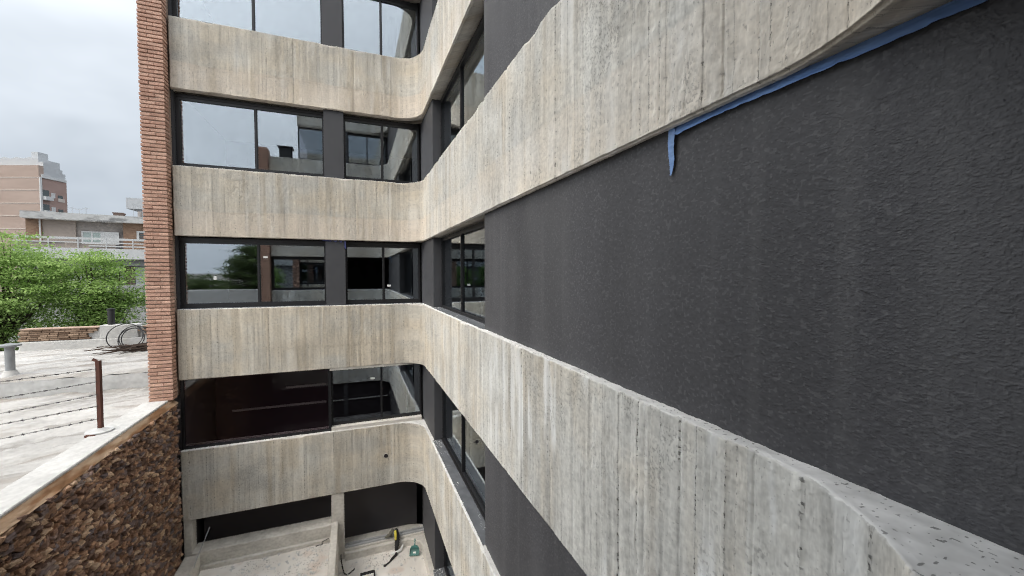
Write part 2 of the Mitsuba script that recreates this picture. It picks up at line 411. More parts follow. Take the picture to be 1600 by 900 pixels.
def concrete_band(t, b, seed, x_near=XL, rows=72):
    P, Nn, S = court_path(x_near)
    g = np.random.default_rng(seed)
    cuts = np.concatenate([[0], np.cumsum(np.clip(g.lognormal(-2.55, 0.55, 400), 0.025, 0.22))])
    idx = np.searchsorted(cuts, S, side='right') - 1
    frac = (S - cuts[idx]) / (cuts[idx + 1] - cuts[idx])
    ub = idx + frac + seed * 500
    zf = np.concatenate([[b + 0.007], np.linspace(b + 0.022, t - 0.024, rows - 2), [t - 0.010]])
    s2, z2 = np.meshgrid(S, zf, indexing='ij')
    i2 = np.broadcast_to(idx[:, None], s2.shape)
    f2 = np.broadcast_to(frac[:, None], s2.shape)
    r1, r2 = g.random(500), g.random(500)
    d = (r1[i2] - 0.5) * 0.006 + (r2[i2] - 0.5) * 0.008 * (f2 - 0.5)
    near_joint = np.where(f2 > 0.5, i2 + 1, i2)
    dist = np.abs(s2 - cuts[near_joint])
    jr = (g.random(501) - 0.62) * 0.012
    inter = np.clip((meshkit.fbm(np.stack([near_joint * 5.7, z2 * 1.6, near_joint * 0.0 + seed], -1), 3) - 0.36) * 4, 0, 1)
    d = d + jr[near_joint] * np.exp(-(dist / 0.0055) ** 2) * inter
    pj = np.round(s2 / 1.13) * 1.13
    d = d - 0.007 * np.exp(-((s2 - pj) / 0.005) ** 2) * np.clip((meshkit.noise(np.stack([pj * 3.3, z2 * 0.6, z2 * 0], -1), seed + 5) - 0.35) * 4, 0, 1)
    d = d + (meshkit.fbm(np.stack([s2 * 55, z2 * 1.3, s2 * 0 + seed], -1), 3) - 0.5) * 0.006
    d = d + (meshkit.fbm(np.stack([s2 * 5, z2 * 5, s2 * 0 + seed + 3], -1), 4) - 0.5) * 0.008
    rough = np.clip((meshkit.fbm(np.stack([s2 * 1.9, z2 * 1.6, s2 * 0 + seed + 8], -1), 4) - 0.50) * 5, 0, 1)
    d = d + rough * (meshkit.fbm(np.stack([s2 * 24, z2 * 17, s2 * 0 + seed + 9], -1), 4) - 0.5) * 0.016
    # the pour line of the upper lift
    d = d - 0.004 * (z2 < b + 0.36 * (t - b) + 0.05 * (meshkit.fbm(np.stack([S * 0.8, S * 0, S * 0], -1), 3, seed)[:, None] - 0.5))
    edge = np.exp(-(zf - zf[0]) / 0.02)[None, :] + np.exp(-(zf[-1] - zf) / 0.02)[None, :]
    d = d * (1 - 0.5 * edge)
    n1 = (meshkit.fbm(np.stack([S * 9, S * 0, S * 0 + seed], -1), 4) - 0.5)
    n2 = (meshkit.fbm(np.stack([S * 14, S * 0 + 5, S * 0 + seed], -1), 4) - 0.5)
    chip = np.clip((meshkit.fbm(np.stack([S * 3.1, S * 0 + 9, S * 0 + seed], -1), 4) - 0.56) * 5, 0, 1) * 0.018
    cols = []                                     # (inward offset, z) rows from the soffit's back to the ledge's back
    fine1 = meshkit.fbm(np.stack([S * 70, S * 0 + 2, S * 0 + seed], -1), 3) - 0.5
    for o, dz in ((0.42, 0.006), (0.10, 0.006), (0.054, 0.006), (0.051, 0.004), (0.049, -0.006), (0.046, -0.009), (0.024, -0.009), (0.020, -0.006), (0.018, 0.003), (0.015, 0.004)):
        cols.append((np.full(len(S), o) + (n2 * 0.010 if o < 0.06 else 0), b + dz + (n1 * 0.006 if o < 0.06 else 0)))
    chipb = np.clip((meshkit.fbm(np.stack([S * 4.3, S * 0 + 3, S * 0 + seed], -1), 4) - 0.60) * 5, 0, 1) * 0.014
    cols.append((0.005 + chipb, b + 0.002 + n1 * 0.004 + fine1 * 0.003))
    cols.append((0.001 + chipb * 0.8, b + 0.004 + n1 * 0.004 + fine1 * 0.003 + chipb * 0.6))
    for j in range(rows):
        last = 1.0 if j == rows - 1 else (0.35 if j == rows - 2 else 0.0)
        cols.append((-d[:, j] + (chip + fine1 * 0.004) * last, zf[j] - chip * 0.6 * last))
    cols.append((0.004 + fine1 * 0.005 + chip * 1.1, t - 0.005 + n1 * 0.010 + fine1 * 0.006 - chip * 0.5))
    cols.append((0.010 + fine1 * 0.004 + n1 * 0.010 + chip * 1.2, t + 0.000 + n1 * 0.012 + fine1 * 0.006 - chip * 0.4))
    for o in (0.020, 0.030, 0.042, 0.056, 0.074, 0.10, 0.15, 0.21, 0.28, 0.42):
        nz = meshkit.fbm(np.stack([S * 16, S * 0 + o * 60, S * 0 + seed], -1), 5) - 0.5
        cols.append((np.full(len(S), o + (chip * 1.1 if o < 0.03 else 0)), t + n1 * (0.012 if o < 0.04 else 0.004) + nz * (0.016 if o < 0.2 else 0.004) - (chip * 0.35 if o < 0.03 else 0)))
    k = len(cols)
    O = np.stack([c[0] for c in cols], 1)
    Z = np.stack([np.broadcast_to(c[1], (len(S),)) for c in cols], 1)
    V = np.concatenate([P[:, None, :] - Nn[:, None, :] * O[..., None], Z[..., None]], -1)
    uv = np.stack([np.broadcast_to(ub[:, None], Z.shape), Z], -1)
    a, c = np.meshgrid(np.arange(len(S) - 1), np.arange(k), indexing='ij')
    c2 = (c + 1) % k
    q = np.stack([a * k + c, (a + 1) * k + c, (a + 1) * k + c2, a * k + c2], -1).reshape(-1, 4)
    f = np.vstack([q[:, [0, 1, 2]], q[:, [0, 2, 3]]])
    n = len(V) * k
    caps = [[j, j + 1, 0] for j in range(1, k - 1)] + [[n - k + j + 1, n - k + j, n - k] for j in range(1, k - 1)]
    return trimesh.Trimesh(V.reshape(-1, 3), np.vstack([f, caps]), process=False), uv.reshape(-1, 2)


band_labels = ['topmost concrete band, above the highest window strip', 'second concrete band from the top, pale lower strip', 'concrete band above the middle window strip',
               'concrete band below the middle window strip', 'lowest concrete band, with a round drain hole']
for i, (t, b) in enumerate(LV):
    m, uv = concrete_band(t, b, i + 2, -2.3 if i == 0 else XL, rows=24 if i == 0 else 72)
    k = add(f'{OB}__concrete_band', m, 'mat_concrete', True, uv=uv)
    tag(k, band_labels[i])

# round hole in the lowest band: a short dark recessed pipe end with a worn rim
ring = trimesh.creation.annulus(0.048, 0.062, 0.05, sections=28)
disc = trimesh.creation.cylinder(0.050, 0.012, sections=28)
for m in (ring, disc):
    m.apply_transform(trimesh.transformations.rotation_matrix(math.pi / 2, [1, 0, 0]))
ring.apply_translation((0.70, D + 0.016, -4.54))
disc.apply_translation((0.70, D - 0.010, -4.54))
k = add(f'{OB}__drain_hole', ring, 'mat_rough_concrete')
scene[k + '__bore'] = ply(disc, 'mat_void')

# dark stucco walls and piers of the side wing
def stucco_wall(z0, z1, i):
    """A wall slab whose courtyard face is really grainy."""
    ys, y = [mir(10.52)], mir(10.52)
    fine = 0.0017 if i == 2 else 0.006
    while y < 5.235:
        y += max(0.0031, fine * math.hypot(1.66, y))
        ys.append(min(y, 5.244))
    ys = np.array(ys)
    zs = np.linspace(z0, z1, int((z1 - z0) / (0.0036 if i == 2 else 0.03)))
    Y, Z = np.meshgrid(ys, zs, indexing='ij')
    g = np.random.default_rng(40 + i)                    # thrown grains: sparse, small, slightly drawn out by the trowel
    def field(sy, sz, cell):
        f = ndimage.gaussian_filter(g.normal(0, 1, (512, 512)), (sy, sz), mode='wrap')
        f /= f.std()
        return ndimage.map_coordinates(f, [(Y - 0.55 * Z) / cell + 90, Z / cell + 300], order=1, mode='grid-wrap')
    a = np.clip(field(1.5, 0.75, 0.0036) - 0.55, 0, 2.2)
    b = np.clip(field(1.1, 0.8, 0.0062) - 1.0, 0, 2)
    patch = 0.30 + 1.2 * meshkit.fbm(np.stack([Y * 2.6, Z * 2.6, Y * 0 + 7], -1), 3)
    soft = (meshkit.fbm(np.stack([Y * 7, Z * 7, Y * 0 + 2], -1), 3) - 0.5) * 0.003
    d = (a * 0.00062 + b * 0.0008) * patch * np.clip(0.55 + 0.15 * Y, 0.55, 1.1) + soft
    X = 1.66 - d
    X[[0, -1], :] = 1.66
    X[:, [0, -1]] = 1.66
    n0, n1 = Y.shape
    k = np.arange(n0 * n1).reshape(n0, n1)
    q = np.stack([k[:-1, :-1], k[:-1, 1:], k[1:, 1:], k[1:, :-1]], -1).reshape(-1, 4)
    face = trimesh.Trimesh(np.stack([X, Y, Z], -1).reshape(-1, 3), np.vstack([q[:, [0, 1, 2]], q[:, [0, 2, 3]]]), process=False)
    return cat([face, bx(1.662, 2.05, ys[0], 5.25, z0, z1, 0.006)])


for i in range(4):
    t, top = LV[i + 1][0], LV[i][1]
    add(f'{OB}__stucco_wall', stucco_wall(t - 0.02, top + 0.02, i), 'mat_stucco', 60)
    add(f'{OB}__pier', bx(1.66, 2.05, 9.02, 10.68, t - 0.02, top + 0.02, 0.006), 'mat_pier')
add(f'{OB}__stucco_wall', bx(1.66, 2.05, mir(10.52), 5.25, -7.1, LV[4][1] + 0.02, 0.006), 'mat_stucco')
add(f'{OB}__pier', bx(1.64, 2.05, 8.95, 10.68, -7.1, LV[4][1] + 0.02, 0.006), 'mat_pier')


def window(panes, frame_boxes, stickers=(), label=None):
    k = add(f'{OB}__window', cat(frame_boxes), 'mat_frame')
    for j, m in enumerate(panes):
        scene[k + '__pane' + (f'_{j:03d}' if j else '')] = ply(m, 'mat_pane')
    for j, m in enumerate(stickers):
        scene[k + '__sticker' + (f'_{j:03d}' if j else '')] = ply(m, 'mat_sticker')
    if label:
        tag(k, label)
    return k


def pane_y(x0, x1, z0, z1, y):
    return trimesh.Trimesh([(x0, y, z0), (x1, y, z0), (x1, y, z1), (x0, y, z1)], [(0, 1, 2), (0, 2, 3)], process=False)


def pane_x(y0, y1, z0, z1, x):
    return trimesh.Trimesh([(x, y0, z0), (x, y1, z0), (x, y1, z1), (x, y0, z1)], [(0, 2, 1), (0, 3, 2)], process=False)


def facade_window(xs, z0, z1, m=lambda y: y, y=10.67, fr=0.05, mull=0.042, stickers=(), head=None, foot=None):
    """A strip of panes in a black frame: xs = frame left, mullions..., frame right."""
    x0, x1 = xs[0], xs[-1]
    ya, yb = m(y - 0.035), m(y + 0.045)
    head, foot = head or fr, foot or fr + 0.03
    fb = [bx(x0, x1, ya, yb, z0, z0 + foot), bx(x0, x1, ya, yb, z1 - head, z1), bx(x0, x0 + fr + (0.03 if x0 == XL else 0), ya + 0.001, yb, z0 + foot, z1 - head), bx(x1 - fr, x1, ya + 0.001, yb, z0 + foot, z1 - head)]
    fb += [bx(x0 + 0.001, x1 - 0.001, m(y - 0.050), m(y - 0.036), z0, z0 + foot * 0.45), bx(x0 + 0.001, x1 - 0.001, m(y - 0.050), m(y - 0.036), z1 - head * 0.55, z1)] if head > 0.06 else []
    fb += [bx(c - mull / 2, c + mull / 2, m(y - 0.028), yb, z0 + foot, z1 - head) for c in xs[1:-1]]
    fb += [bx(c + mull / 2, c + mull / 2 + 0.018, m(y - 0.012), yb, z0 + foot, z1 - head) for c in xs[1:-1]]
    ps = [pane_y(a + 0.01, c - 0.01, z0 + 0.03, z1 - 0.03, m(y)) for a, c in zip(xs[:-1], xs[1:])]
    return window(ps, fb, stickers)


def sticker_y(x, z, w, h, y=10.664):
    return bx(x - w / 2, x + w / 2, y - 0.002, y, z - h / 2, z + h / 2)


for wing, m in (('far', lambda y: y), ('near', mir)):
    for i in range(3):                                   # the three upper window strips
        t, top = LV[i + 1][0], LV[i][1]
        z0, z1 = t + 0.005, top - 0.02
        xl = XL if wing == 'far' or i > 0 else -2.3
        st1, st2 = (), ()
        if i == 2 and wing == 'far':
            st1 = [sticker_y(-1.86, 0.38, 0.09, 0.045), sticker_y(-2.83, -0.09, 0.055, 0.085)]
            st2 = [sticker_y(0.84, -0.30, 0.09, 0.05)]
        if xl == XL:
            facade_window([XL, -2.0, -0.59], z0, z1, m, stickers=st1, head=0.125, foot=0.105)
        else:
            facade_window([xl, -0.59], z0, z1, m)
        if not (wing == 'near' and i == 2):              # the window the photograph is taken from stands open
            facade_window([-0.18, 0.70, 1.62], z0, z1, m, stickers=st2, head=0.125, foot=0.105)
            add(f'{OB}__pier', bx(-0.60, -0.17, m(10.47), m(10.75), t - 0.01, top + 0.02, 0.004), 'mat_pier')
        else:
            add(f'{OB}__pier', bx(-0.62, -0.36, m(10.47), m(10.75), t - 0.01, top + 0.02, 0.004), 'mat_pier')
        if wing == 'far':
            add(f'{OB}__pier', bx(-3.87, XL - 0.002, m(10.55), m(10.72), t - 0.3, top + 0.3), 'mat_pier')
        add(f'{OB}__sill', bx(xl + 0.01, 1.60, m(10.475), m(10.63), t - 0.02, t + 0.008), 'mat_sill')
    # the strip between the two lowest bands
    t, top = LV[4][0], LV[3][1]
    if wing == 'far':
        k = facade_window([XL, -0.57], t + 0.0, top - 0.004, m, y=10.52, fr=0.02)
        scene[k + '__pane']['bsdf'] = {'type': 'ref', 'id': 'mat_clear_pane'}
        k = facade_window([-0.53, 0.62, 1.62], t + 0.085, top - 0.065, m, y=10.64, fr=0.035, mull=0.03, stickers=[sticker_y(0.42, -2.62, 0.10, 0.05, 10.634)])
        add(f'{OB}__sill', bx(-0.53, 1.61, 10.45, 10.70, t - 0.01, t + 0.082, 0.008), 'mat_rough_concrete')
        add(f'{OB}__lintel', bx(-0.55, 1.40, 10.42, 10.70, top - 0.062, top + 0.01, 0.006), 'mat_rough_concrete')
        add(f'{OB}__jamb', bx(-0.57, -0.53, 10.47, 10.70, t - 0.01, top), 'mat_frame')
    else:
        facade_window([XL, -2.0, -0.57], t, top - 0.01, m)
        facade_window([-0.5, 0.70, 1.62], t, top - 0.01, m)
    # ground floor: concrete posts and black openings
    b4 = LV[4][1]
    if wing == 'far':
        add(f'{OB}__concrete_post', bx(-0.56, -0.28, 10.43, 10.70, -7.1, b4 + 0.03, 0.012), 'mat_rough_concrete')
        add(f'{OB}__concrete_post', bx(XL, -3.30, 10.43, 10.70, -7.1, b4 + 0.03, 0.012), 'mat_rough_concrete')
        add(f'{OB}__curb', bx(-3.30, -0.56, 10.36, 10.75, -6.6, -5.99, 0.012), 'mat_rough_concrete')
        add(f'{OB}__curb', bx(-0.28, 1.64, 10.44, 10.75, -7.1, -6.72, 0.010), 'mat_rough_concrete')
        add(f'{OB}__window_track', cat([bx(-0.28, 1.64, 10.47, 10.52, -6.72, -6.685), bx(-0.28, 1.64, 10.56, 10.61, -6.72, -6.675)]), 'mat_galvanised')
    else:
        for x in (XL, -0.5):
            add(f'{OB}__concrete_post', bx(x, x + 0.2, m(10.43), m(10.70), -7.1, b4 + 0.03, 0.012), 'mat_pier')
        add(f'{OB}__rail', bx(-3.0, 1.55, m(10.5), m(10.54), -6.14, -6.10), 'mat_pale_trim')
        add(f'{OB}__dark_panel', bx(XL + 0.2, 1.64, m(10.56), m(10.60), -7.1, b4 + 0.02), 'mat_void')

# windows of the side wing: deep dark sills, panes far back
for i in range(4):
    t, top = LV[i + 1][0], LV[i][1]
    z0, z1, x, fr = t + 0.0, top + 0.0, 1.87, 0.055
    fb = [bx(x - 0.03, x + 0.05, 5.25, 9.02, z0, z0 + fr), bx(x - 0.03, x + 0.05, 5.25, 9.02, z1 - fr - 0.03, z1), bx(x - 0.029, x + 0.05, 8.965, 9.02, z0 + fr, z1 - fr - 0.03), bx(x - 0.029, x + 0.05, 5.25, 5.30, z0 + fr, z1 - fr - 0.03),
          bx(x - 0.022, x + 0.05, 7.26, 7.31, z0 + fr, z1 - fr - 0.03), bx(x - 0.055, x - 0.032, 5.25, 9.02, z0, z0 + 0.03)]
    window([pane_x(7.28, 9.0, z0 + 0.03, z1 - 0.03, x), pane_x(5.26, 7.28, z0 + 0.03, z1 - 0.03, x + 0.012)], fb)
    add(f'{OB}__sill', bx(1.625, 1.90, 5.25, 9.02, t - 0.02, t + 0.007, 0.002), 'mat_sill')
t, top = -6.7, LV[4][1]
window([pane_x(5.26, 8.94, t + 0.03, top, 1.87)], [bx(1.84, 1.92, 5.25, 8.95, t, t + 0.06), bx(1.841, 1.92, 8.89, 8.95, t + 0.06, top)])
add(f'{OB}__sill', bx(1.60, 1.90, 5.25, 8.95, -7.1, t, 0.004), 'mat_sill')

# interiors: floor slabs, back and end walls, roof
sl = []
for (t, b) in LV:
    z0, z1 = b + 0.15, b + 0.55
    sl += [bx(-3.86, 5.0, 10.83, 14.5, z0, z1), bx(2.02, 5.0, 0.04, 10.825, z0, z1), bx(-2.05 if t > 8 else -3.86, 5.0, -4.0, 0.035, z0, z1)]
add(f'{OB}__floor_slab', cat(sl), 'mat_interior')
add(f'{OB}__inner_wall', cat([bx(-3.85, 5.2, 14.5, 14.7, -7.1, 8.3), bx(5.0, 5.2, -4.0, 14.49, -7.1, 8.3), bx(-3.85, -3.5, 10.84, 14.49, -7.1, 8.3), bx(-3.85, 5.2, -4.2, -4.01, -7.1, 5.2), bx(-2.3, 5.2, -4.18, -4.012, 5.2, 8.3),
                              bx(-3.85, -3.5, -4.0, 0.03, -7.1, 5.2), bx(-1.4, -1.2, -4.0, 0.03, 5.2, 6.79)]), 'mat_interior')
add(f'{OB}__end_wall', cat([bx(-2.32, -2.10, -4.2, 0.18, 6.84, 8.30, 0.01), bx(-2.30, 2.0, -4.2, 0.31, 6.795, 6.835)]), 'mat_rough_concrete')
add(f'{OB}__partition', bx(-3.4, 1.5, 12.6, 12.7, -5.0, -2.3), 'mat_maroon')
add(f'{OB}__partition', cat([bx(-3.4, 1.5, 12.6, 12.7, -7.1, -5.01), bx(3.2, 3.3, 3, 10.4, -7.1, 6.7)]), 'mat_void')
mat('mat_dim_wall', (0.16, 0.15, 0.155), 0.95, 0.1)
add(f'{OB}__partition', bx(-3.4, 1.6, 11.5, 11.56, -7.1, -5.02), 'mat_dim_wall')
add(f'{OB}__rail', bx(-3.0, -0.75, 12.40, 12.44, -3.62, -3.57), 'mat_pale_trim')
add(f'{OB}__rail', bx(-1.75, -0.75, 12.40, 12.44, -3.13, -3.08), 'mat_pale_trim')
add(f'{OB}__roof', cat([bx(-3.86, 5.2, 10.45, 14.7, 8.2, 8.42), bx(1.62, 5.2, 0.30, 10.45, 8.2, 8.42), bx(-2.3, 5.2, -4.2, 0.30, 8.2, 8.42), bx(-3.86, -2.31, -4.2, 0.26, 5.0, 5.24)]), 'mat_rough_concrete')

# brick corner pillars
brick_shapes = []
for v in range(14):
    m = bx(-0.117, 0.117, 0, 0.22, -0.0272, 0.0272, 0.006)
    m = m.subdivide()
    m.vertices += (meshkit.fbm(m.vertices * 18 + v * 7.7, 3)[:, None] - 0.5) * np.array([0.004, 0.008, 0.005])
    brick_shapes.append(ply(m, 'mat_brick', False, uv=np.full((len(m.vertices), 2), 0.05 + 0.95 * rng.random())))
PX0, PX1, PY = -3.88, -3.475, 10.20
PZ = -2.60
pk = f'{OB}__brick_pillar'
scene[pk] = ply(bx(PX0 + 0.020, PX1 - 0.020, PY + 0.022, PY + 0.7, PZ + 0.02, 8.3), 'mat_mortar')
tag(pk, 'reddish brick pillar of thin proud courses at the end of the far wing')
course = 0.0765
nc = int((5.62 - PZ) / course)
stuff = []
for c in range(int((8.3 - PZ) / course)):
    z = PZ + 0.03 + c * course
    w = PX1 - PX0
    cuts = [0, 0.62, 1.0] if c % 2 == 0 else [0, 0.38, 1.0]
    for a, b in zip(cuts[:-1], cuts[1:]):
        L = (b - a) * w - 0.0015
        jit = rng.normal(0, 1, 4)
        mtx = np.eye(4)
        mtx[0, 0] = L / 0.234 * (1 if rng.random() < 0.9 else 0.985)
        mtx[:3, 3] = (PX0 + (a + b) / 2 * w + jit[0] * 0.0025, PY + jit[1] * 0.004, z + jit[2] * 0.0015)
        mtx[:3, :3] = mtx[:3, :3] @ trimesh.transformations.rotation_matrix(jit[3] * 0.010, [0, 1, 0])[:3, :3]
        if c < nc:
            put(pk + '__brick', brick_shapes[rng.integers(14)], mtx)
        else:
            mm = bx(-0.117, 0.117, 0, 0.22, -0.0265, 0.0265)
            stuff.append(mm.apply_transform(mtx))
k = pk + '__upper_brickwork'
scene[k] = ply(cat(stuff), 'mat_brick')
tag(k, kind='stuff')
k = f'{OB}__brick_pillar_001'                           # its twin on the near wing, seen in the window reflections
bs = []
for c in range(int((5.62 - PZ) / course)):
    z = PZ + 0.03 + c * course
    bs.append(bx(PX0, PX1, mir(PY) - 0.22, mir(PY), z - 0.0265, z + 0.0265))
scene[k] = ply(cat([bx(PX0 + 0.014, PX1 - 0.014, mir(PY + 0.7), mir(PY + 0.016), PZ + 0.02, 5.6)]), 'mat_mortar')
tag(k, 'brick pillar at the end of the near wing, mirrored in the windows')
scene[k + '__brickwork'] = ply(cat(bs), 'mat_brick')
tag(k + '__brickwork', kind='stuff')


# ------------------------------------------------------------------ blue masking film along the soffit
def ribbon(line, width_dir, w, thick, seed, ripple):
    g = np.asarray(line, float)
    nrow = 6
    V = []
    for i, q in enumerate(g):
        for j in range(nrow):
            u = j / (nrow - 1)
            r = (meshkit.fbm(np.array([[i * 0.35, u * 2.2, seed]]), 3)[0] - 0.5) * ripple * (0.3 + u)
            V.append(q + np.array(width_dir) * w[i] * u + np.array([-abs(r) - 0.001, 0, r * 0.35]))
    m = len(g)
    f = []
    for i in range(m - 1):
        for j in range(nrow - 1):
            a = i * nrow + j
            f += [(a, a + nrow, a + nrow + 1), (a, a + nrow + 1, a + 1)]
    V = np.array(V)
    n = len(V)
    f = np.array(f)
    V2 = np.vstack([V, V - np.array([thick, 0, 0])])
    return trimesh.Trimesh(V2, np.vstack([f, f[:, ::-1] + n]), process=False)


ys = np.linspace(1.80, 0.47, 90)
line = np.stack([np.full(90, 1.655), ys, 0.803 + 0 * ys], 1)
wd = np.interp(ys, [0.47, 0.9, 1.45, 1.62, 1.72, 1.80], [0.048, 0.044, 0.036, 0.040, 0.050, 0.018]) * (1 + 0.12 * (meshkit.fbm(np.stack([ys * 9, ys * 0, ys * 0], -1), 3) - 0.5))
add('masking_tape', ribbon(line, (-0.40, 0, -1), wd * 1.12, 0.0015, 1.0, 0.016), 'mat_tape', True)
zs = np.linspace(0.803, 0.545, 40)
yl = 1.795 + 0.006 * np.sin(zs * 20)
tail = np.stack([1.645 + 0.004 * np.sin(zs * 14), yl, zs], 1)
wt = np.interp(zs, [0.545, 0.56, 0.62, 0.78, 0.803], [0.012, 0.020, 0.042, 0.056, 0.040])
scene['masking_tape__loose_end'] = ply(ribbon(tail, (-0.02, -0.95, 0), wt, 0.0015, 4.0, 0.010), 'mat_tape', True)
tag('masking_tape', 'long blue masking tape along the soffit above the dark stucco wall, one end hanging loose', 'tape')
xs = np.linspace(-0.66, -0.15, 30)
strip = np.stack([xs, 10.462 + 0 * xs, 0.802 + 0 * xs], 1)
V, f = [], []
for i, q in enumerate(strip):
    w = 0.035 + 0.03 * math.sin(i * 0.9) * (xs[i] > -0.5) + (0.16 if xs[i] > -0.19 else 0)
    for u in (0, 0.5, 1):
        V.append(q + np.array([0.006 * math.sin(i * 1.7 + u), -0.01 * u + 0.008 * math.sin(i * 2.1 + 3 * u), -w * u]))
for i in range(len(strip) - 1):
    for j in range(2):
        a = i * 3 + j
        f += [(a, a + 3, a + 4), (a, a + 4, a + 1)]
add('masking_tape_scrap', trimesh.Trimesh(V, f, process=False), 'mat_blue_tape_dark', True)
tag('masking_tape_scrap', 'torn dark blue tape scrap above the pier of the middle window strip', 'tape')

# ------------------------------------------------------------------ courtyard floor, raised terrace, curbs
add('courtyard_floor', bx(-3.45, 1.66, 8.2, 10.46, -7.3, -6.95), 'mat_dusty')
tag('courtyard_floor', 'dusty pale courtyard floor with debris', kind='structure')
add('courtyard_paving', bx(-3.45, 1.66, -0.4, 8.195, -7.3, -6.955), 'mat_dark_paving')
tag('courtyard_paving', 'grey paving of the courtyard', kind='structure')


def terrace(u, v):
    x, y = -3.12 + u * 2.57, 7.4 + v * 2.9
    z = -6.36 + 0.05 * (meshkit.fbm(np.stack([x * 3, y * 3, x * 0], -1), 4) - 0.5)
    return np.stack([x, y, z], -1)


add('raised_terrace', cat([grid(70, 80, terrace), bx(-3.12, -0.56, 7.4, 10.30, -7.2, -6.42)]), 'mat_dusty', False)
tag('raised_terrace', 'raised dusty terrace behind the divider wall', kind='structure')
add('divider_wall', bx(-0.56, -0.415, 7.4, 10.425, -7.1, -5.97, 0.012), 'mat_rough_concrete')
tag('divider_wall', 'low narrow concrete divider wall between the raised terrace and the lower courtyard floor', 'wall')
add('terrace_curb', cat([bx(-3.14, -0.565, 10.27, 10.355, -6.6, -6.27, 0.01)]), 'mat_rough_concrete')
tag('terrace_curb', 'thin concrete ledge at the back edge of the raised terrace', 'curb')
add('side_curb', bx(-3.42, -3.14, 7.4, 10.35, -7.1, -6.02, 0.02), 'mat_rough_concrete')
tag('side_curb', 'concrete curb running along the foot of the rough brick wall', 'curb')
# rounded curb of the lower floor
cp = [(-0.28, 10.43)] + [(1.16 + 0.44 * math.cos(a), 9.99 + 0.44 * math.sin(a)) for a in np.linspace(math.pi / 2, 0, 14)] + [(1.60, 8.4)]
cp = np.array(cp)
tn = np.gradient(cp, axis=0)
tn /= np.linalg.norm(tn, axis=1, keepdims=True)
nrm = np.stack([tn[:, 1], -tn[:, 0]], 1)
V = np.concatenate([np.c_[cp + nrm * o, np.full(len(cp), z)] for o, z in ((0.09, -7.0), (0.075, -6.79), (0.06, -6.775), (-0.55, -6.77))])
q = []
L = len(cp)
for r in range(3):
    for i in range(L - 1):
        q += [(r * L + i, r * L + i + 1, (r + 1) * L + i + 1), (r * L + i, (r + 1) * L + i + 1, (r + 1) * L + i)]
add('courtyard_curb', trimesh.Trimesh(V, q, process=False), 'mat_rough_concrete', 40)
tag('courtyard_curb', 'low concrete curb with a rounded corner round the lower courtyard floor', 'curb')

# crumbs and rubble bits on the floors
bits = []
for _ in range(260):
    if rng.random() < 0.6:
        x, y, z = rng.uniform(-3.1, -0.6), rng.uniform(9.3, 10.25), -6.35
    else:
        x, y, z = rng.uniform(-0.4, 1.5), rng.uniform(9.0, 10.3), -6.945
    s = rng.uniform(0.006, 0.024)
    m = trimesh.Trimesh(rng.normal(0, 1, (9, 3)) * [s, s, s * 0.6]).convex_hull
    bits.append(m.apply_translation((x, y, z)))
add('floor_debris', cat(bits), 'mat_grey_coat')
tag('floor_debris', 'scattered mortar crumbs on the courtyard floors', 'debris', kind='stuff')

# green dustpan leaning on the curb
dp = 'dustpan'
outer = np.array([(-0.12, 0.0), (0.12, 0.0), (0.11, 0.15), (0.06, 0.215), (-0.06, 0.215), (-0.11, 0.15)])
from shapely.geometry import Polygon
import manifold3d as m3
pan = trimesh.creation.extrude_polygon(Polygon(outer), 0.012, engine='earcut')
walls = []
for a, b in ((1, 2), (2, 3), (3, 4), (4, 5), (5, 0)):
    p, q2 = outer[a], outer[b]
    hh = [0.035, 0.07, 0.075, 0.07, 0.035]
    h0 = {1: 0.02, 2: 0.06, 3: 0.075, 4: 0.075, 5: 0.06, 0: 0.02}
    d = (q2 - p) / np.linalg.norm(q2 - p)
    nn = np.array([-d[1], d[0]]) * 0.008
    vv = [(*p, 0), (*q2, 0), (*q2, h0[b]), (*p, h0[a]), (*(p + nn), 0), (*(q2 + nn), 0), (*(q2 + nn), h0[b]), (*(p + nn), h0[a])]
    walls.append(trimesh.Trimesh(np.array(vv)).convex_hull)
hood = trimesh.Trimesh(np.array([(-0.11, 0.15, 0.06), (0.11, 0.15, 0.06), (0.06, 0.215, 0.075), (-0.06, 0.215, 0.075), (-0.11, 0.15, 0.066), (0.11, 0.15, 0.066), (0.06, 0.215, 0.081), (-0.06, 0.215, 0.081)])).convex_hull
handle = tube([(0, 0.20, 0.05), (0, 0.26, 0.055), (0, 0.33, 0.05), (0, 0.36, 0.048)], [0.022, 0.015, 0.017, 0.014], 10)
Mt = trimesh.transformations.translation_matrix((1.31, 9.90, -6.93)) @ trimesh.transformations.rotation_matrix(-0.25, [0, 0, 1]) @ trimesh.transformations.rotation_matrix(math.radians(52), [1, 0, 0])
scene[dp + '__pan'] = ply(cat([pan] + walls + [hood]).apply_transform(Mt), 'mat_green_plastic')
scene[dp + '__handle'] = ply(handle.apply_transform(Mt), 'mat_green_plastic', 40)
lb = bx(-0.035, 0.035, 0.05, 0.085, 0.0125, 0.0135)
scene[dp + '__paper_label'] = ply(lb.apply_transform(Mt), 'mat_sticker')
tag(dp, 'green plastic dustpan leaning against the courtyard curb', 'dustpan')


def blob(points, radii, ref=0.02):
    out = None
    for (a, ra), (b, rb) in zip(zip(points[:-1], radii[:-1]), zip(points[1:], radii[1:])):
        sp = [m3.Manifold.sphere(r, 20).translate([float(v) for v in c]) for c, r in ((a, ra), (b, rb))]
        h = m3.Manifold.batch_hull(sp)
        out = h if out is None else out + h
    out = out.refine_to_length(ref)
    mm = out.to_mesh()
    return trimesh.smoothing.filter_taubin(trimesh.Trimesh(mm.vert_properties[:, :3], mm.tri_verts), iterations=8)


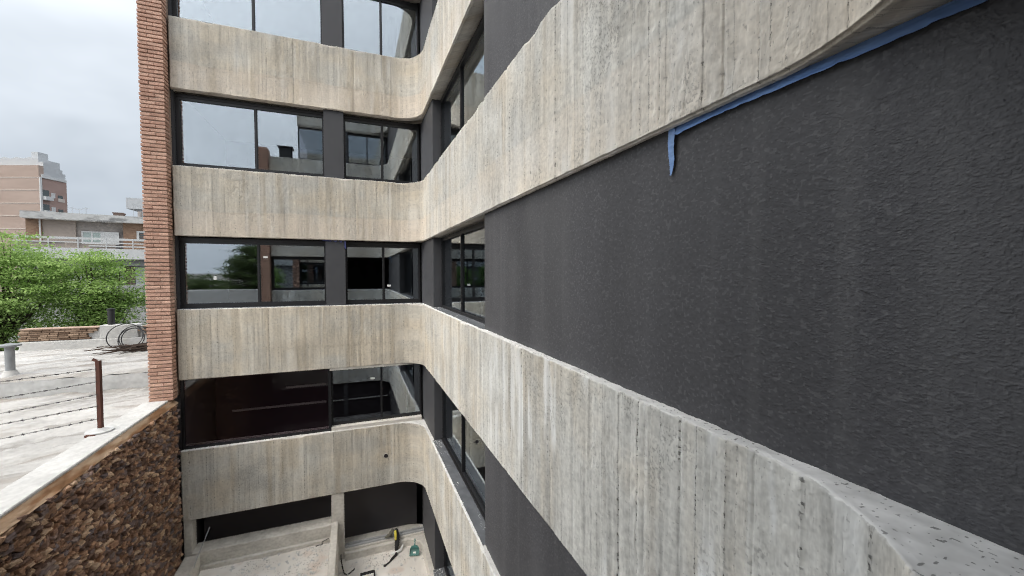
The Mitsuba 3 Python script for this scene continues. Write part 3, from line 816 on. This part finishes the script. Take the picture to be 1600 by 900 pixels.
# yellow and black bundle draped over the sill
bn = 'tool_bundle'
scene[bn + '__black_body'] = ply(blob([(0.93, 10.43, -6.52), (0.95, 10.36, -6.66), (0.94, 10.30, -6.80), (0.92, 10.26, -6.90)], [0.05, 0.065, 0.055, 0.04]), 'mat_black', True)
scene[bn + '__yellow_panel'] = ply(blob([(0.905, 10.36, -6.50), (0.91, 10.315, -6.58), (0.905, 10.30, -6.66)], [0.030, 0.034, 0.026]), 'mat_yellow', True)
scene[bn + '__grey_cloth'] = ply(blob([(0.84, 10.45, -6.52), (0.78, 10.44, -6.60), (0.68, 10.46, -6.66)], [0.045, 0.05, 0.022]), 'mat_grey_cloth', True)
scene[bn + '__strap'] = ply(tube([(0.92, 10.26, -6.90), (0.90, 10.10, -6.925), (0.80, 10.0, -6.93), (0.72, 9.90, -6.935), (0.64, 9.84, -6.935), (0.60, 9.80, -6.93)], [0.03, 0.034, 0.03, 0.018, 0.02, 0.03], 8), 'mat_black', True)
scene[bn + '__plastic_wrap'] = ply(blob([(0.80, 10.18, -6.93), (0.93, 10.16, -6.91), (1.03, 10.22, -6.91), (1.08, 10.30, -6.86)], [0.035, 0.035, 0.03, 0.02], 0.025), 'mat_white_plastic', False)
tag(bn, 'yellow and black tool bundle draped over the ground floor sill, left of the dustpan', 'tool')

a = np.linspace(0, 1, 30)
cab = np.stack([-0.36 + 0.02 * np.sin(a * 3) + 0.5 * a ** 2 * 0.6, 10.25 - 0.40 * np.sin(a * 2.4), -6.70 - 0.235 * np.minimum(a * 2.2, 1)], 1)
add('black_cable', tube(cab, 0.012, 7), 'mat_black', True)
tag('black_cable', 'curled black cable on the lower floor beside the divider wall', 'cable')
a = np.linspace(0, 1, 24)
add('wire_offcut', tube(np.stack([-0.62 - 0.28 * a + 0.03 * np.sin(a * 14), 10.18 - 0.12 * a, -6.28 + 0.08 * (1 - a) + 0.02 * np.sin(a * 9)], 1), 0.009, 6), 'mat_wire', True)
tag('wire_offcut', 'short bent wire lying on the raised terrace by the divider wall', 'wire')
fr = [bx(0.06, 0.38, 9.70, 9.73, -6.95, -6.90), bx(0.06, 0.38, 9.42, 9.45, -6.95, -6.90), bx(0.06, 0.09, 9.451, 9.699, -6.95, -6.90), bx(0.35, 0.38, 9.451, 9.699, -6.95, -6.90)]
add('open_grate', cat(fr), 'mat_black')
tag('open_grate', 'small square black steel rim lying flat on the lower courtyard floor', 'grate')
# slim rod propped against the left post
add('steel_rod', tube([(-3.19, 9.75, -6.30), (-3.12, 10.1, -5.95), (-3.0, 10.5, -5.55)], 0.009, 6), 'mat_galvanised', True)
tag('steel_rod', 'thin steel rod leaning on the terrace ledge beside the rough brick wall', 'rod')

# ------------------------------------------------------------------ rough brick boundary wall
bw = 'boundary_wall'
tag(bw, 'boundary wall of rough broken brown bricks below the white roof edge', 'wall')
scene[bw + '__core'] = ply(bx(-3.80, -3.50, -1.2, 10.40, -7.3, -2.70), 'mat_rubble_bed')


def mortar_strip(u, v):
    y = -1.0 + u * 11.38
    x = -3.575 + v * 0.125
    n = meshkit.fbm(np.stack([y * 5, v * 3, y * 0], -1), 4) - 0.5
    return np.stack([x + n * 0.05 * v, y, -2.615 - v ** 1.3 * 0.10 + n * 0.03 * v], -1)


scene[bw + '__mortar_bed'] = ply(grid(240, 8, mortar_strip), 'mat_orange_mortar', True)
shapes, meshes = [], []
for v in range(26):
    L, H, Dp = rng.uniform(0.06, 0.15), rng.uniform(0.036, 0.056), 0.13
    pts = np.array([(sx * Dp / 2, sy * L / 2, sz * H / 2) for sx in (-1, 1) for sy in (-1, 1) for sz in (-1, 1)])
    extra = np.array([(Dp / 2, sy * L * 0.22, sz * H * 0.2) for sy in (-1, 1) for sz in (-1, 1)]) + rng.normal(0, 0.012, (4, 3))
    pts = np.vstack([pts + rng.normal(0, 0.0085, pts.shape), extra])
    m = trimesh.Trimesh(pts).convex_hull.subdivide()
    m.vertices += rng.normal(0, 0.0035, m.vertices.shape)
    meshes.append((m, rng.random(2), L))
    shapes.append(ply(m, 'mat_rubble', False, uv=np.tile(meshes[-1][1], (len(m.vertices), 1))))
spots = []
z = -2.74
while z > -6.95:
    y = 10.36 - rng.uniform(0, 0.1)
    while y > 4.6:
        v = rng.integers(26)
        L = meshes[v][2]
        y -= L / 2
        M = trimesh.transformations.translation_matrix((-3.53 + rng.uniform(-0.015, 0.045), y, z + rng.normal(0, 0.008)))
        M = M @ trimesh.transformations.euler_matrix(rng.normal(0, 0.16), rng.normal(0, 0.22), rng.normal(0, 0.24))
        spots.append((v, M))
        y -= L / 2 + 0.004
    z -= 0.047


def apparent(s):
    x, y, zz = s[1][:3, 3]
    dd = math.sqrt(x * x + y * y + zz * zz)
    f = np.dot(FWD, (x, y, zz))
    lat = x * 0.9307 - y * 0.3656
    inside = abs(lat / f) < 1.27 and zz / f > -0.74 if f > 0.1 else False
    return (0 if inside else 100) + dd


spots.sort(key=apparent)
for v, M in spots[:300]:
    put(bw + '__brick', shapes[v], M)
rest, uvs = [], []
for v, M in spots[300:]:
    m = meshes[v][0].copy().apply_transform(M)
    rest.append(m)
    uvs.append(np.tile(np.clip(meshes[v][1] + rng.normal(0, 0.1, 2), 0, 1), (len(m.vertices), 1)))
scene[bw + '__rough_brickwork'] = ply(cat(rest), 'mat_rubble', False, uv=np.vstack(uvs))
tag(bw + '__rough_brickwork', kind='stuff')

# ------------------------------------------------------------------ neighbour's roof
nb = 'neighbour_building'
tag(nb, 'low neighbour building with white membrane roof, stepped deck and brick parapet', 'building')


def folds(x, y, a):
    a = a * np.clip((-4.05 - x) / 0.3, 0, 1)
    u, v = x * 0.94 + y * 0.34, -x * 0.34 + y * 0.94
    w = meshkit.fbm(np.stack([x * 0.8, y * 0.8, x * 0], -1), 3) * 2
    r = meshkit.fbm(np.stack([u * 0.7 + w, v * 4.5 + w * 2, x * 0 + 3], -1), 4)
    return a * (1 - np.abs(r - 0.5) * 4).clip(0, 1) ** 2


scene[nb + '__lower_membrane'] = ply(grid(220, 260, lambda u, v: np.stack([-13 + u * 9.10, 2.0 + v * 9.6, -2.605 + folds(-13 + u * 9.1, 2 + v * 9.6, 0.045)], -1)), 'mat_membrane', True)
scene[nb + '__upper_membrane'] = ply(grid(200, 120, lambda u, v: np.stack([-13 + u * 9.5, 11.50 + v * 4.2, -2.20 - 0.06 * np.exp(-v * 30) + folds(-13 + u * 9.5, 11.5 + v * 4.2, 0.04)], -1)), 'mat_membrane', True)
scene[nb + '__roof_step'] = ply(grid(200, 16, lambda u, v: np.stack([-13 + u * 9.5, 11.55 - 0.05 * v + 0.03 * (meshkit.fbm(np.stack([u * 40, v * 3, u * 0], -1), 3) - 0.5), -2.62 + 0.38 * v], -1)), 'mat_grey_coat', True)
scene[nb + '__coping'] = ply(bx(-3.97, -3.555, -1.2, 10.19, -2.72, -2.588, 0.012), 'mat_white_coat')
scene[nb + '__wall'] = ply(cat([bx(-13, -3.81, -1.2, 11.5, -7.2, -2.75), bx(-13, -3.9, 11.56, 15.9, -7.2, -2.3)]), 'mat_house_wall')
scene[nb + '__rear_parapet'] = ply(bx(-12.5, -3.95, -1.55, -1.25, -7.2, -0.75, 0.02), 'mat_white_coat')
tag(nb + '__rear_parapet', 'pale parapet behind the viewpoint, mirrored in the window')
# far parapet: white base course, exposed old bricks, whitewashed middle
scene[nb + '__parapet'] = ply(cat([bx(-8.75, -4.0, 15.52, 15.86, -2.3, -1.93, 0.02), bx(-8.70, -4.0, 15.64, 15.85, -1.94, -1.60, 0.005), bx(-7.02, -6.12, 15.55, 15.87, -1.93, -1.53, 0.02)]), 'mat_white_coat')
scene[nb + '__parapet_cap'] = ply(bx(-8.74, -7.02, 15.53, 15.87, -1.595, -1.565, 0.010), 'mat_mortar')
bb, uvb = [], []
for c in range(6):
    zz = -1.915 + c * 0.056
    x = -8.7 - rng.uniform(0, 0.1)
    while x < -4.2:
        L = rng.uniform(0.16, 0.27)
        if not (-7.06 - L < x < -6.12):
            bb.append(bx(x, x + L - 0.012, 15.555 + rng.normal(0, 0.014), 15.66, zz + 0.006, zz + 0.052, 0.006))
            uvb.append(np.tile(rng.random(2), (len(bb[-1].vertices), 1)))
        x += L
scene[nb + '__parapet_brickwork'] = ply(cat(bb), 'mat_old_brick', False, uv=np.vstack(uvb))
mat('mat_old_brick', proc(lambda p, n, uv: mix((0.13, 0.085, 0.06), (0.40, 0.29, 0.21), uv.x) * (0.7 + 0.6 * fbm(p.x * 12, p.z * 20, p.y * 12, 3))), 0.95, 0.1)
tag(nb + '__parapet_brickwork', kind='stuff')

vp = 'vent_pipe'
scene[vp + '__pipe'] = ply(tube([(-6.88, 11.95, -2.22), (-6.88, 11.95, -1.56)], 0.074, 20), 'mat_pipe_grey', 40)
cap = trimesh.creation.cylinder(0.175, 0.035, sections=28)
scene[vp + '__cap'] = ply(cat([cap.apply_translation((-6.88, 11.95, -1.535)), tube([(-6.88, 11.95, -1.522), (-6.88, 11.95, -1.49)], [0.17, 0.05], 28)]), 'mat_pipe_grey', 30)
scene[vp + '__collar'] = ply(tube([(-6.88, 11.95, -2.22), (-6.88, 11.95, -2.17), (-6.88, 11.95, -2.07)], [0.20, 0.135, 0.09], 20), 'mat_white_coat', 50)
tag(vp, 'grey capped vent pipe standing on the white roof step', 'vent pipe')
scene['flue_pipe__pipe'] = ply(tube([(-6.80, 15.70, -1.6), (-6.80, 15.70, -1.09)], 0.082, 18), 'mat_black', 40)
scene['flue_pipe__rim'] = ply(trimesh.creation.cylinder(0.098, 0.05, sections=20).apply_translation((-6.80, 15.70, -1.075)), 'mat_black', 30)
tag('flue_pipe', 'short black flue pipe rising from the white part of the roof parapet', 'flue pipe')

coil = []
for k in range(4):
    a = np.linspace(0, 2 * math.pi, 48)
    r = rng.uniform(0.30, 0.42)
    c = np.array([-6.24 + rng.normal(0, 0.08), 15.36 + rng.normal(0, 0.05), -1.90 + rng.normal(0, 0.03)])
    th = rng.normal(0, 0.35)
    coil.append(tube(np.stack([c[0] + r * np.cos(a) * math.cos(th), c[1] + r * np.cos(a) * math.sin(th) + 0.10 * np.sin(a), c[2] + r * 0.92 * np.sin(a)], 1), 0.014, 6, False))
add('cable_coil', cat(coil), 'mat_black', True)
tag('cable_coil', 'loose coil of black cable propped against the roof parapet', 'cable')
tw = []
for k in range(60):
    a = np.linspace(0, 1, 7)
    L, th = rng.uniform(0.4, 1.5), rng.normal(0.25, 0.4)
    c = np.array([rng.uniform(-6.1, -5.2), 14.45 + rng.normal(0, 0.12), -2.17 + rng.uniform(0, 0.16)])
    tw.append(tube(np.stack([c[0] + (a - 0.5) * L * math.cos(th), c[1] + (a - 0.5) * L * math.sin(th), c[2] + 0.05 * np.sin(a * 4 + k) + rng.normal(0, 0.01, 7)], 1), rng.uniform(0.006, 0.014), 5))
add('twig_heap', cat(tw), 'mat_twig')
tag('twig_heap', 'heap of dark dry twigs on the white roof beside the brick pillar', 'twigs', kind='stuff')

# barbed wire fence: rusty angle post on a round foot, five wires
bf = 'barbed_wire_fence'
tag(bf, 'barbed wire fence with rusty angle iron post and five wires across the white roof', 'fence')
px, py = -3.905, 8.56
leg = [bx(px - 0.026, px + 0.026, py - 0.004, py + 0.004, -2.60, -1.42), bx(px + 0.022, px + 0.030, py + 0.004, py + 0.060, -2.60, -1.42)]
tip = bx(-0.022, 0.022, -0.004, 0.004, 0, 0.07).apply_transform(trimesh.transformations.translation_matrix((px, py, -1.425)) @ trimesh.transformations.rotation_matrix(math.radians(-58), [0, 1, 0]))
scene[bf + '__post'] = ply(cat(leg + [tip]), 'mat_rust')
scene[bf + '__foot'] = ply(cat([trimesh.creation.cylinder(0.175, 0.02, sections=32).apply_translation((px, py, -2.572)), tube([(px, py, -2.565), (px, py, -2.53)], [0.13, 0.05], 24)]), 'mat_grey_coat', 40)
scene[bf + '__foot_bracket'] = ply(bx(px - 0.10, px + 0.03, py - 0.20, py - 0.12, -2.62, -2.575), 'mat_rust')
scene[bf + '__post_001'] = ply(cat([bx(-7.83, -7.77, 6.82, 6.828, -2.60, -1.42), bx(-7.778, -7.77, 6.828, 6.884, -2.60, -1.42)]), 'mat_rust')
for k, (z0, z1, sag) in enumerate(((-1.55, -1.60, 0.02), (-1.76, -1.78, 0.07), (-1.97, -2.02, 0.08), (-2.16, -2.14, 0.06), (-2.37, -2.40, 0.05))):
    a = np.linspace(0, 1, 60)
    L = np.stack([px + a * (-7.8 - px), py + a * (6.85 - py), z0 + (z1 - z0) * a - sag * 4 * a * (1 - a)], 1)
    ms = [tube(L, 0.0045, 5)]
    for q in np.arange(0.02, 0.98, 0.028):
        c = np.array([np.interp(q, a, L[:, j]) for j in range(3)])
        dv = rng.normal(0, 1, 3); dv /= np.linalg.norm(dv)
        e = np.array([0.916, 0.40, 0]) * 0.022
        ms.append(tube([c - e, c, c + e], [0.007, 0.010, 0.007], 5))
        ms.append(tube([c - dv * 0.022, c + dv * 0.022], 0.004, 4))
    scene[bf + '__barbed_wire' + (f'_{k:03d}' if k else '')] = ply(cat(ms), 'mat_wire')

# ------------------------------------------------------------------ ground and street
add('ground', bx(-400, 400, -150, 600, -7.6, -7.32), 'mat_asphalt')
tag('ground', 'street level ground', kind='structure')

# ------------------------------------------------------------------ trees


def tree(key, cx, cy, zg, zc, rx, rz, seed, n_clumps, label, leaf=0.095, per=150, group=None, foliage='mat_leaf'):
    g = np.random.default_rng(seed)
    top = np.array([cx, cy, zc - rz * 0.55])
    limbs = [tube([(cx + 0.15, cy, zg), (cx + 0.08, cy, (zg + top[2]) / 2), tuple(top)], [0.20, 0.15, 0.11], 9)]
    C = []
    while len(C) < n_clumps:
        q = g.uniform(-1, 1, 3)
        r = np.linalg.norm(q)
        if 0.35 < r < 1 and q[2] > -0.92:
            bump = 0.72 + 0.5 * meshkit.fbm(np.array([q * 2.2 + seed]), 3)[0]
            C.append(np.array([cx, cy, zc]) + q * [rx, rx, rz] * bump)
    C = np.array(C)
    for c in C[::3]:
        midp = top * 0.5 + c * 0.5 + g.normal(0, 0.15, 3) - [0, 0, 0.15]
        limbs.append(tube([tuple(top - [0, 0, g.uniform(0, 0.6)]), tuple(midp), tuple(c)], [0.06, 0.035, 0.01], 5))
    V, U = [], []
    for c in C:
        n = int(per * g.uniform(0.6, 1.3))
        tone = g.uniform(0.15, 0.85)
        hd = g.uniform(0, 2 * math.pi)
        ln = g.uniform(0.35, 0.65)
        p = c + np.stack([g.normal(0, 0.34, n), g.normal(0, 0.34, n), g.normal(0, 0.085, n)], 1)
        out = np.array([math.cos(hd), math.sin(hd), -0.15])
        p += out * (g.random(n)[:, None] - 0.3) * ln
        d = out + g.normal(0, 0.55, (n, 3)); d /= np.linalg.norm(d, axis=1, keepdims=True)
        up = np.array([0, 0, 1.0]) + g.normal(0, 0.45, (n, 3))
        s = np.cross(d, up); s /= np.linalg.norm(s, axis=1, keepdims=True)
        L = leaf * g.uniform(0.7, 1.5, n)[:, None]
        Wd = L * 0.26
        V.append(np.stack([p - d * L * 0.5, p + s * Wd, p + d * L * 0.6 - [0, 0, 0.01], p - s * Wd], 1))
        U.append(np.repeat(np.clip(tone + g.normal(0, 0.16, n), 0, 1), 4))
    V = np.concatenate(V)
    n = len(V)
    i = np.arange(n)[:, None] * 4
    f = np.vstack([i + [0, 1, 2], i + [0, 2, 3]])
    u = np.concatenate(U)
    scene[key + '__trunk'] = ply(cat(limbs), 'mat_bark', 40)
    scene[key + '__crown'] = ply((V.reshape(-1, 3), f), foliage, False, uv=np.stack([u, u], 1))
    tag(key, label, 'tree', group)


tree('street_tree', -14.35, 24.6, -7.3, -0.85, 2.5, 2.6, 3, 300, 'leftmost light green street tree beyond the white roof')
tree('street_tree_001', -11.15, 24.9, -7.3, -1.30, 1.25, 2.35, 5, 170, 'light green street tree between the leftmost tree and the brick pillar tree')
tree('street_tree_002', -8.2, 25.4, -7.3, -0.95, 1.30, 2.1, 8, 150, 'light green street tree half hidden behind the brick pillar')
tree('street_tree_003', -7.0, -15.0, -7.3, -0.5, 1.75, 3.2, 13, 300, 'dark green tree behind the viewpoint, mirrored in the middle window', leaf=0.13, per=120, foliage='mat_leaf_dark')
tree('street_tree_004', -11.6, -17.0, -7.3, -1.6, 3.0, 1.6, 14, 220, 'low tree behind the viewpoint beside the taller one, mirrored in the middle window', leaf=0.13, per=120, foliage='mat_leaf_dark')

# ------------------------------------------------------------------ house across the street
hs = 'balcony_house'
tag(hs, 'white modernist house with long balcony and stained roof fascia behind the trees', 'house')
E1 = np.array([0.982, 0.190, 0])
E2 = np.array([-0.190, 0.982, 0])
O = np.array([-22.98, 41.4, 0])


def hb(s0, s1, d0, d1, z0, z1, bevel=0):
    m = bx(s0, s1, d0, d1, z0, z1, bevel)
    v = m.vertices
    m.vertices = O + v[:, :1] * E1 + v[:, 1:2] * E2 + v[:, 2:] * [0, 0, 1]
    return m


def h(name, meshes, material, label=None):
    k = add(f'{hs}__{name}', cat(meshes if isinstance(meshes, list) else [meshes]), material)
    if label:
        tag(k, label)
    return k


h('roof', [hb(0, 16, 0, 8, 4.2, 4.72)], 'mat_fascia', 'stained flat roof fascia')
h('upper_wall', [hb(2.7, 5.5, 0.9, 1.2, 1.9, 4.2)], 'mat_mildew', 'wall blackened by mildew')
h('upper_wall', [hb(0.9, 2.7, 0.75, 1.2, 1.9, 4.2)], 'mat_beige_wall')
h('brick_wall', [hb(5.5, 16, 0.6, 1.2, 1.9, 4.2)], 'mat_far_brick')
h('brick_wall', [hb(0.05, 0.88, 0.7, 1.2, 1.9, 4.2)], 'mat_far_brick')
h('drainpipe', [hb(0.80, 0.88, 0.5, 0.58, 1.9, 4.2)], 'mat_white_wall')
k = h('window', [hb(3.0, 5.2, 0.80, 0.86, 3.33, 3.42), hb(3.0, 5.2, 0.80, 0.86, 2.4, 2.48)] + [hb(x, x + 0.10, 0.80, 0.86, 2.48, 3.33) for x in (3.0, 3.55, 4.1, 5.1)] + [hb(4.2, 5.1, 0.81, 0.855, 2.48, 3.33)], 'mat_white_wall')
for j, (a0, a1) in enumerate(((3.10, 3.55), (3.65, 4.1))):
    scene[k + '__pane' + (f'_{j:03d}' if j else '')] = ply(hb(a0, a1, 0.83, 0.85, 2.48, 3.33), 'mat_glass_pale')
k = h('window', [hb(6.35, 9.0, 0.50, 0.60, 3.45, 3.58), hb(6.35, 9.0, 0.50, 0.60, 2.72, 2.85), hb(6.35, 6.5, 0.50, 0.60, 2.85, 3.45), hb(8.85, 9.0, 0.50, 0.60, 2.85, 3.45)], 'mat_white_wall', 'slit window in a white frame')
scene[k + '__pane'] = ply(hb(6.5, 8.85, 0.56, 0.60, 2.85, 3.45), 'mat_glass_dark')
scene[k + '__louvre'] = ply(cat([hb(6.5, 8.85, 0.53, 0.56, 2.95 + i * 0.16, 3.02 + i * 0.16) for i in range(3)]), 'mat_brown_wood')
h('balcony', [hb(0, 16, -1.3, 1.2, 1.16, 1.96)], 'mat_white_wall', 'white balcony front')
h('railing', [hb(0, 16, -1.28, -1.22, 2.62, 2.78), hb(0, 16, -1.27, -1.23, 2.36, 2.44), hb(3.9, 16, -1.27, -1.23, 2.1, 2.2)] + [hb(x, x + 0.06, -1.30, -1.20, 1.96, 2.78) for x in np.arange(0.2, 16, 1.55)], 'mat_white_wall')
h('railing_panel', [hb(-0.05, 2.6, -1.20, -1.16, 1.96, 2.36), hb(2.7, 5.4, -1.20, -1.16, 1.96, 2.30)], 'mat_beige_wall')
h('lower_wall', [hb(0, 5.7, -0.6, 0, -7.3, 1.16), hb(5.7, 8.0, -0.6, 0, 0.62, 1.16), hb(5.7, 8.0, -0.6, 0, -7.3, -0.9), hb(8.0, 16, -0.6, 0, -7.3, 1.16), hb(0, 16, 0, 8, -7.3, 1.16)], 'mat_house_wall')
h('shutter', [hb(6.35, 8.0, -0.30, -0.22, -0.9 + i * 0.15, -0.9 + i * 0.15 + 0.14) for i in range(10)], 'mat_shutter', 'pale roller shutter')
h('shutter', [hb(5.7, 6.3, -0.30, -0.22, -0.9, 0.62)], 'mat_brown_wood', 'brown shutter')
h('shutter', [hb(1.6, 2.4, -0.68, -0.61, -0.9, 0.62)], 'mat_brown_wood', 'brown shutter behind the leaves')
h('chimney', [hb(4.85, 5.45, 1.0, 1.7, 4.72, 5.0), hb(4.80, 5.5, 0.95, 1.75, 5.0, 5.08)], 'mat_brown_wood')
for x, hh in ((2.2, 0.7), (2.6, 0.6), (3.0, 0.75), (5.9, 1.4), (6.5, 1.1)):
    h('antenna', [hb(x, x + 0.03, 2, 2.03, 4.72, 4.72 + hh), hb(x - 0.2, x + 0.23, 2.001, 2.029, 4.69 + hh * 0.9, 4.72 + hh * 0.9)], 'mat_galvanised')
h('roof_box', [hb(6.0, 16, 3.0, 6, 4.72, 5.5)], 'mat_mildew')

add('slat_fence', cat([bx(-19.0, -13.5, 30.0 + 0.02 * i, 30.04 + 0.02 * i, -5.2 + i * 0.28, -5.02 + i * 0.28) for i in range(9)] + [bx(x, x + 0.1, 30.2, 30.3, -7.3, -2.6) for x in (-18.5, -16.2, -14)]), 'mat_white_wall')
tag('slat_fence', 'white horizontal slat fence half hidden behind the leftmost tree', 'fence')
add('garage', cat([bx(-20.5, -13.2, 26.5, 29.5, -7.3, -4.1), bx(-20.7, -13.0, 26.3, 29.6, -4.1, -3.85)]), 'mat_house_wall')
tag('garage', 'low pale garage below the leftmost tree beyond the roof', 'garage')

# ------------------------------------------------------------------ apartment tower
tb = 'apartment_tower'
tag(tb, 'tall brick apartment tower with corner balconies and grey rooftop, far left', 'tower')
TE1 = np.array([0.931, -0.366, 0])
TE2 = np.array([0.366, 0.931, 0])
TO = np.array([-65.0, 123.2, 0])


def tbx(s0, s1, d0, d1, z0, z1):
    m = bx(s0, s1, d0, d1, z0, z1)
    v = m.vertices
    m.vertices = TO + v[:, :1] * TE1 + v[:, 1:2] * TE2 + v[:, 2:] * [0, 0, 1]
    return m


def tp(name, ms, material, label=None):
    k = add(f'{tb}__{name}', cat(ms if isinstance(ms, list) else [ms]), material)
    if label:
        tag(k, label)
    return k


tp('wall', [tbx(-22, 0, 0, 5.6, -7.3, 21.4), tbx(-22, -0.02, 0, 1.0, 21.4, 24.2)], 'mat_tower_brick', 'windowless brick end wall')
tp('wall', [tbx(-0.5, 0.06, 0.6, 5.5, -7.3, 21.45)], 'mat_tower_brick_red', 'brick side wall with balconies')
for zz in (21.4, 18.6, 15.7, 12.9, 10.0):
    tp('slab_edge', tbx(-22, 0.0, -0.08, 0.02, zz, zz + 0.16), 'mat_tower_slab')
tp('corner_strip', tbx(0.062, 0.30, -0.05, 0.35, -7.3, 21.6), 'mat_white_wall')
for zz in (16.6, 13.4, 10.2):
    k = tp('balcony', [tbx(0.07, 0.9, 0.4, 2.0, zz, zz + 0.85)], 'mat_white_wall')
    scene[k + '__door'] = ply(tbx(0.07, 0.12, 0.5, 1.8, zz + 0.86, zz + 2.3), 'mat_glass_dark')
    k = tp('window', [tbx(0.07, 0.14, 3.6, 5.0, zz + 0.1, zz + 0.9)], 'mat_tower_slab')
    scene[k + '__pane'] = ply(tbx(0.07, 0.12, 3.6, 4.6, zz + 0.9, zz + 1.6), 'mat_glass_dark')
    tp('window', [tbx(0.07, 0.16, 2.2, 3.0, zz + 0.8, zz + 1.9)], 'mat_white_wall')
tp('cornice', [tbx(-0.4, 0.3, 0.4, 2.0, 21.5, 22.3), tbx(-0.4, 0.2, 2.0, 5.5, 21.5, 22.0)], 'mat_white_wall')
tp('rooftop', [tbx(-22, -1.2, 1.05, 5.4, 21.4, 26.0), tbx(-1.19, -0.1, 1.05, 3.2, 21.4, 25.2), tbx(-1.19, -0.1, 3.2, 4.9, 21.4, 24.2), tbx(-1.19, -0.1, 4.9, 5.5, 21.4, 23.4)], 'mat_tower_grey', 'pale grey rooftop storey')
for s in (-9, -6.2, -3.4):
    m = trimesh.Trimesh(np.array([(a, d, z) for d in (1.2, 5.3) for a, z in ((s - 1.4, 26.0), (s + 1.4, 26.0), (s, 26.35))])).convex_hull
    v = m.vertices
    m.vertices = TO + v[:, :1] * TE1 + v[:, 1:2] * TE2 + v[:, 2:] * [0, 0, 1]
    tp('roof_gable', m, 'mat_tower_grey')
tp('water_tank', tbx(-3.8, -2.3, 2, 4, 26.0, 27.7), 'mat_tower_grey')

add('far_rooftop_block', cat([bx(-31.0, -20, 76.5, 84, 9.6, 11.2), bx(-29.6, -20, 76.9, 84, -7.3, 9.6)]), 'mat_tower_grey')
tag('far_rooftop_block', 'distant grey block with overhanging top just left of the brick pillar', 'building')

# dark vent box on the terrace of the near wing, mirrored in a window
scene['roof_vent__box'] = ply(bx(-3.15, -2.65, -0.9, -0.4, 5.24, 5.9, 0.01), 'mat_black')
scene['roof_vent__cap'] = ply(bx(-3.22, -2.58, -0.97, -0.33, 5.93, 5.98, 0.01), 'mat_black')
for x in (-3.14, -2.7):
    for y in (-0.89, -0.45):
        add('roof_vent__leg', bx(x, x + 0.04, y, y + 0.04, 5.9, 5.93), 'mat_black')
tag('roof_vent', 'dark square roof vent on the near wing, mirrored in the upper window', 'vent')
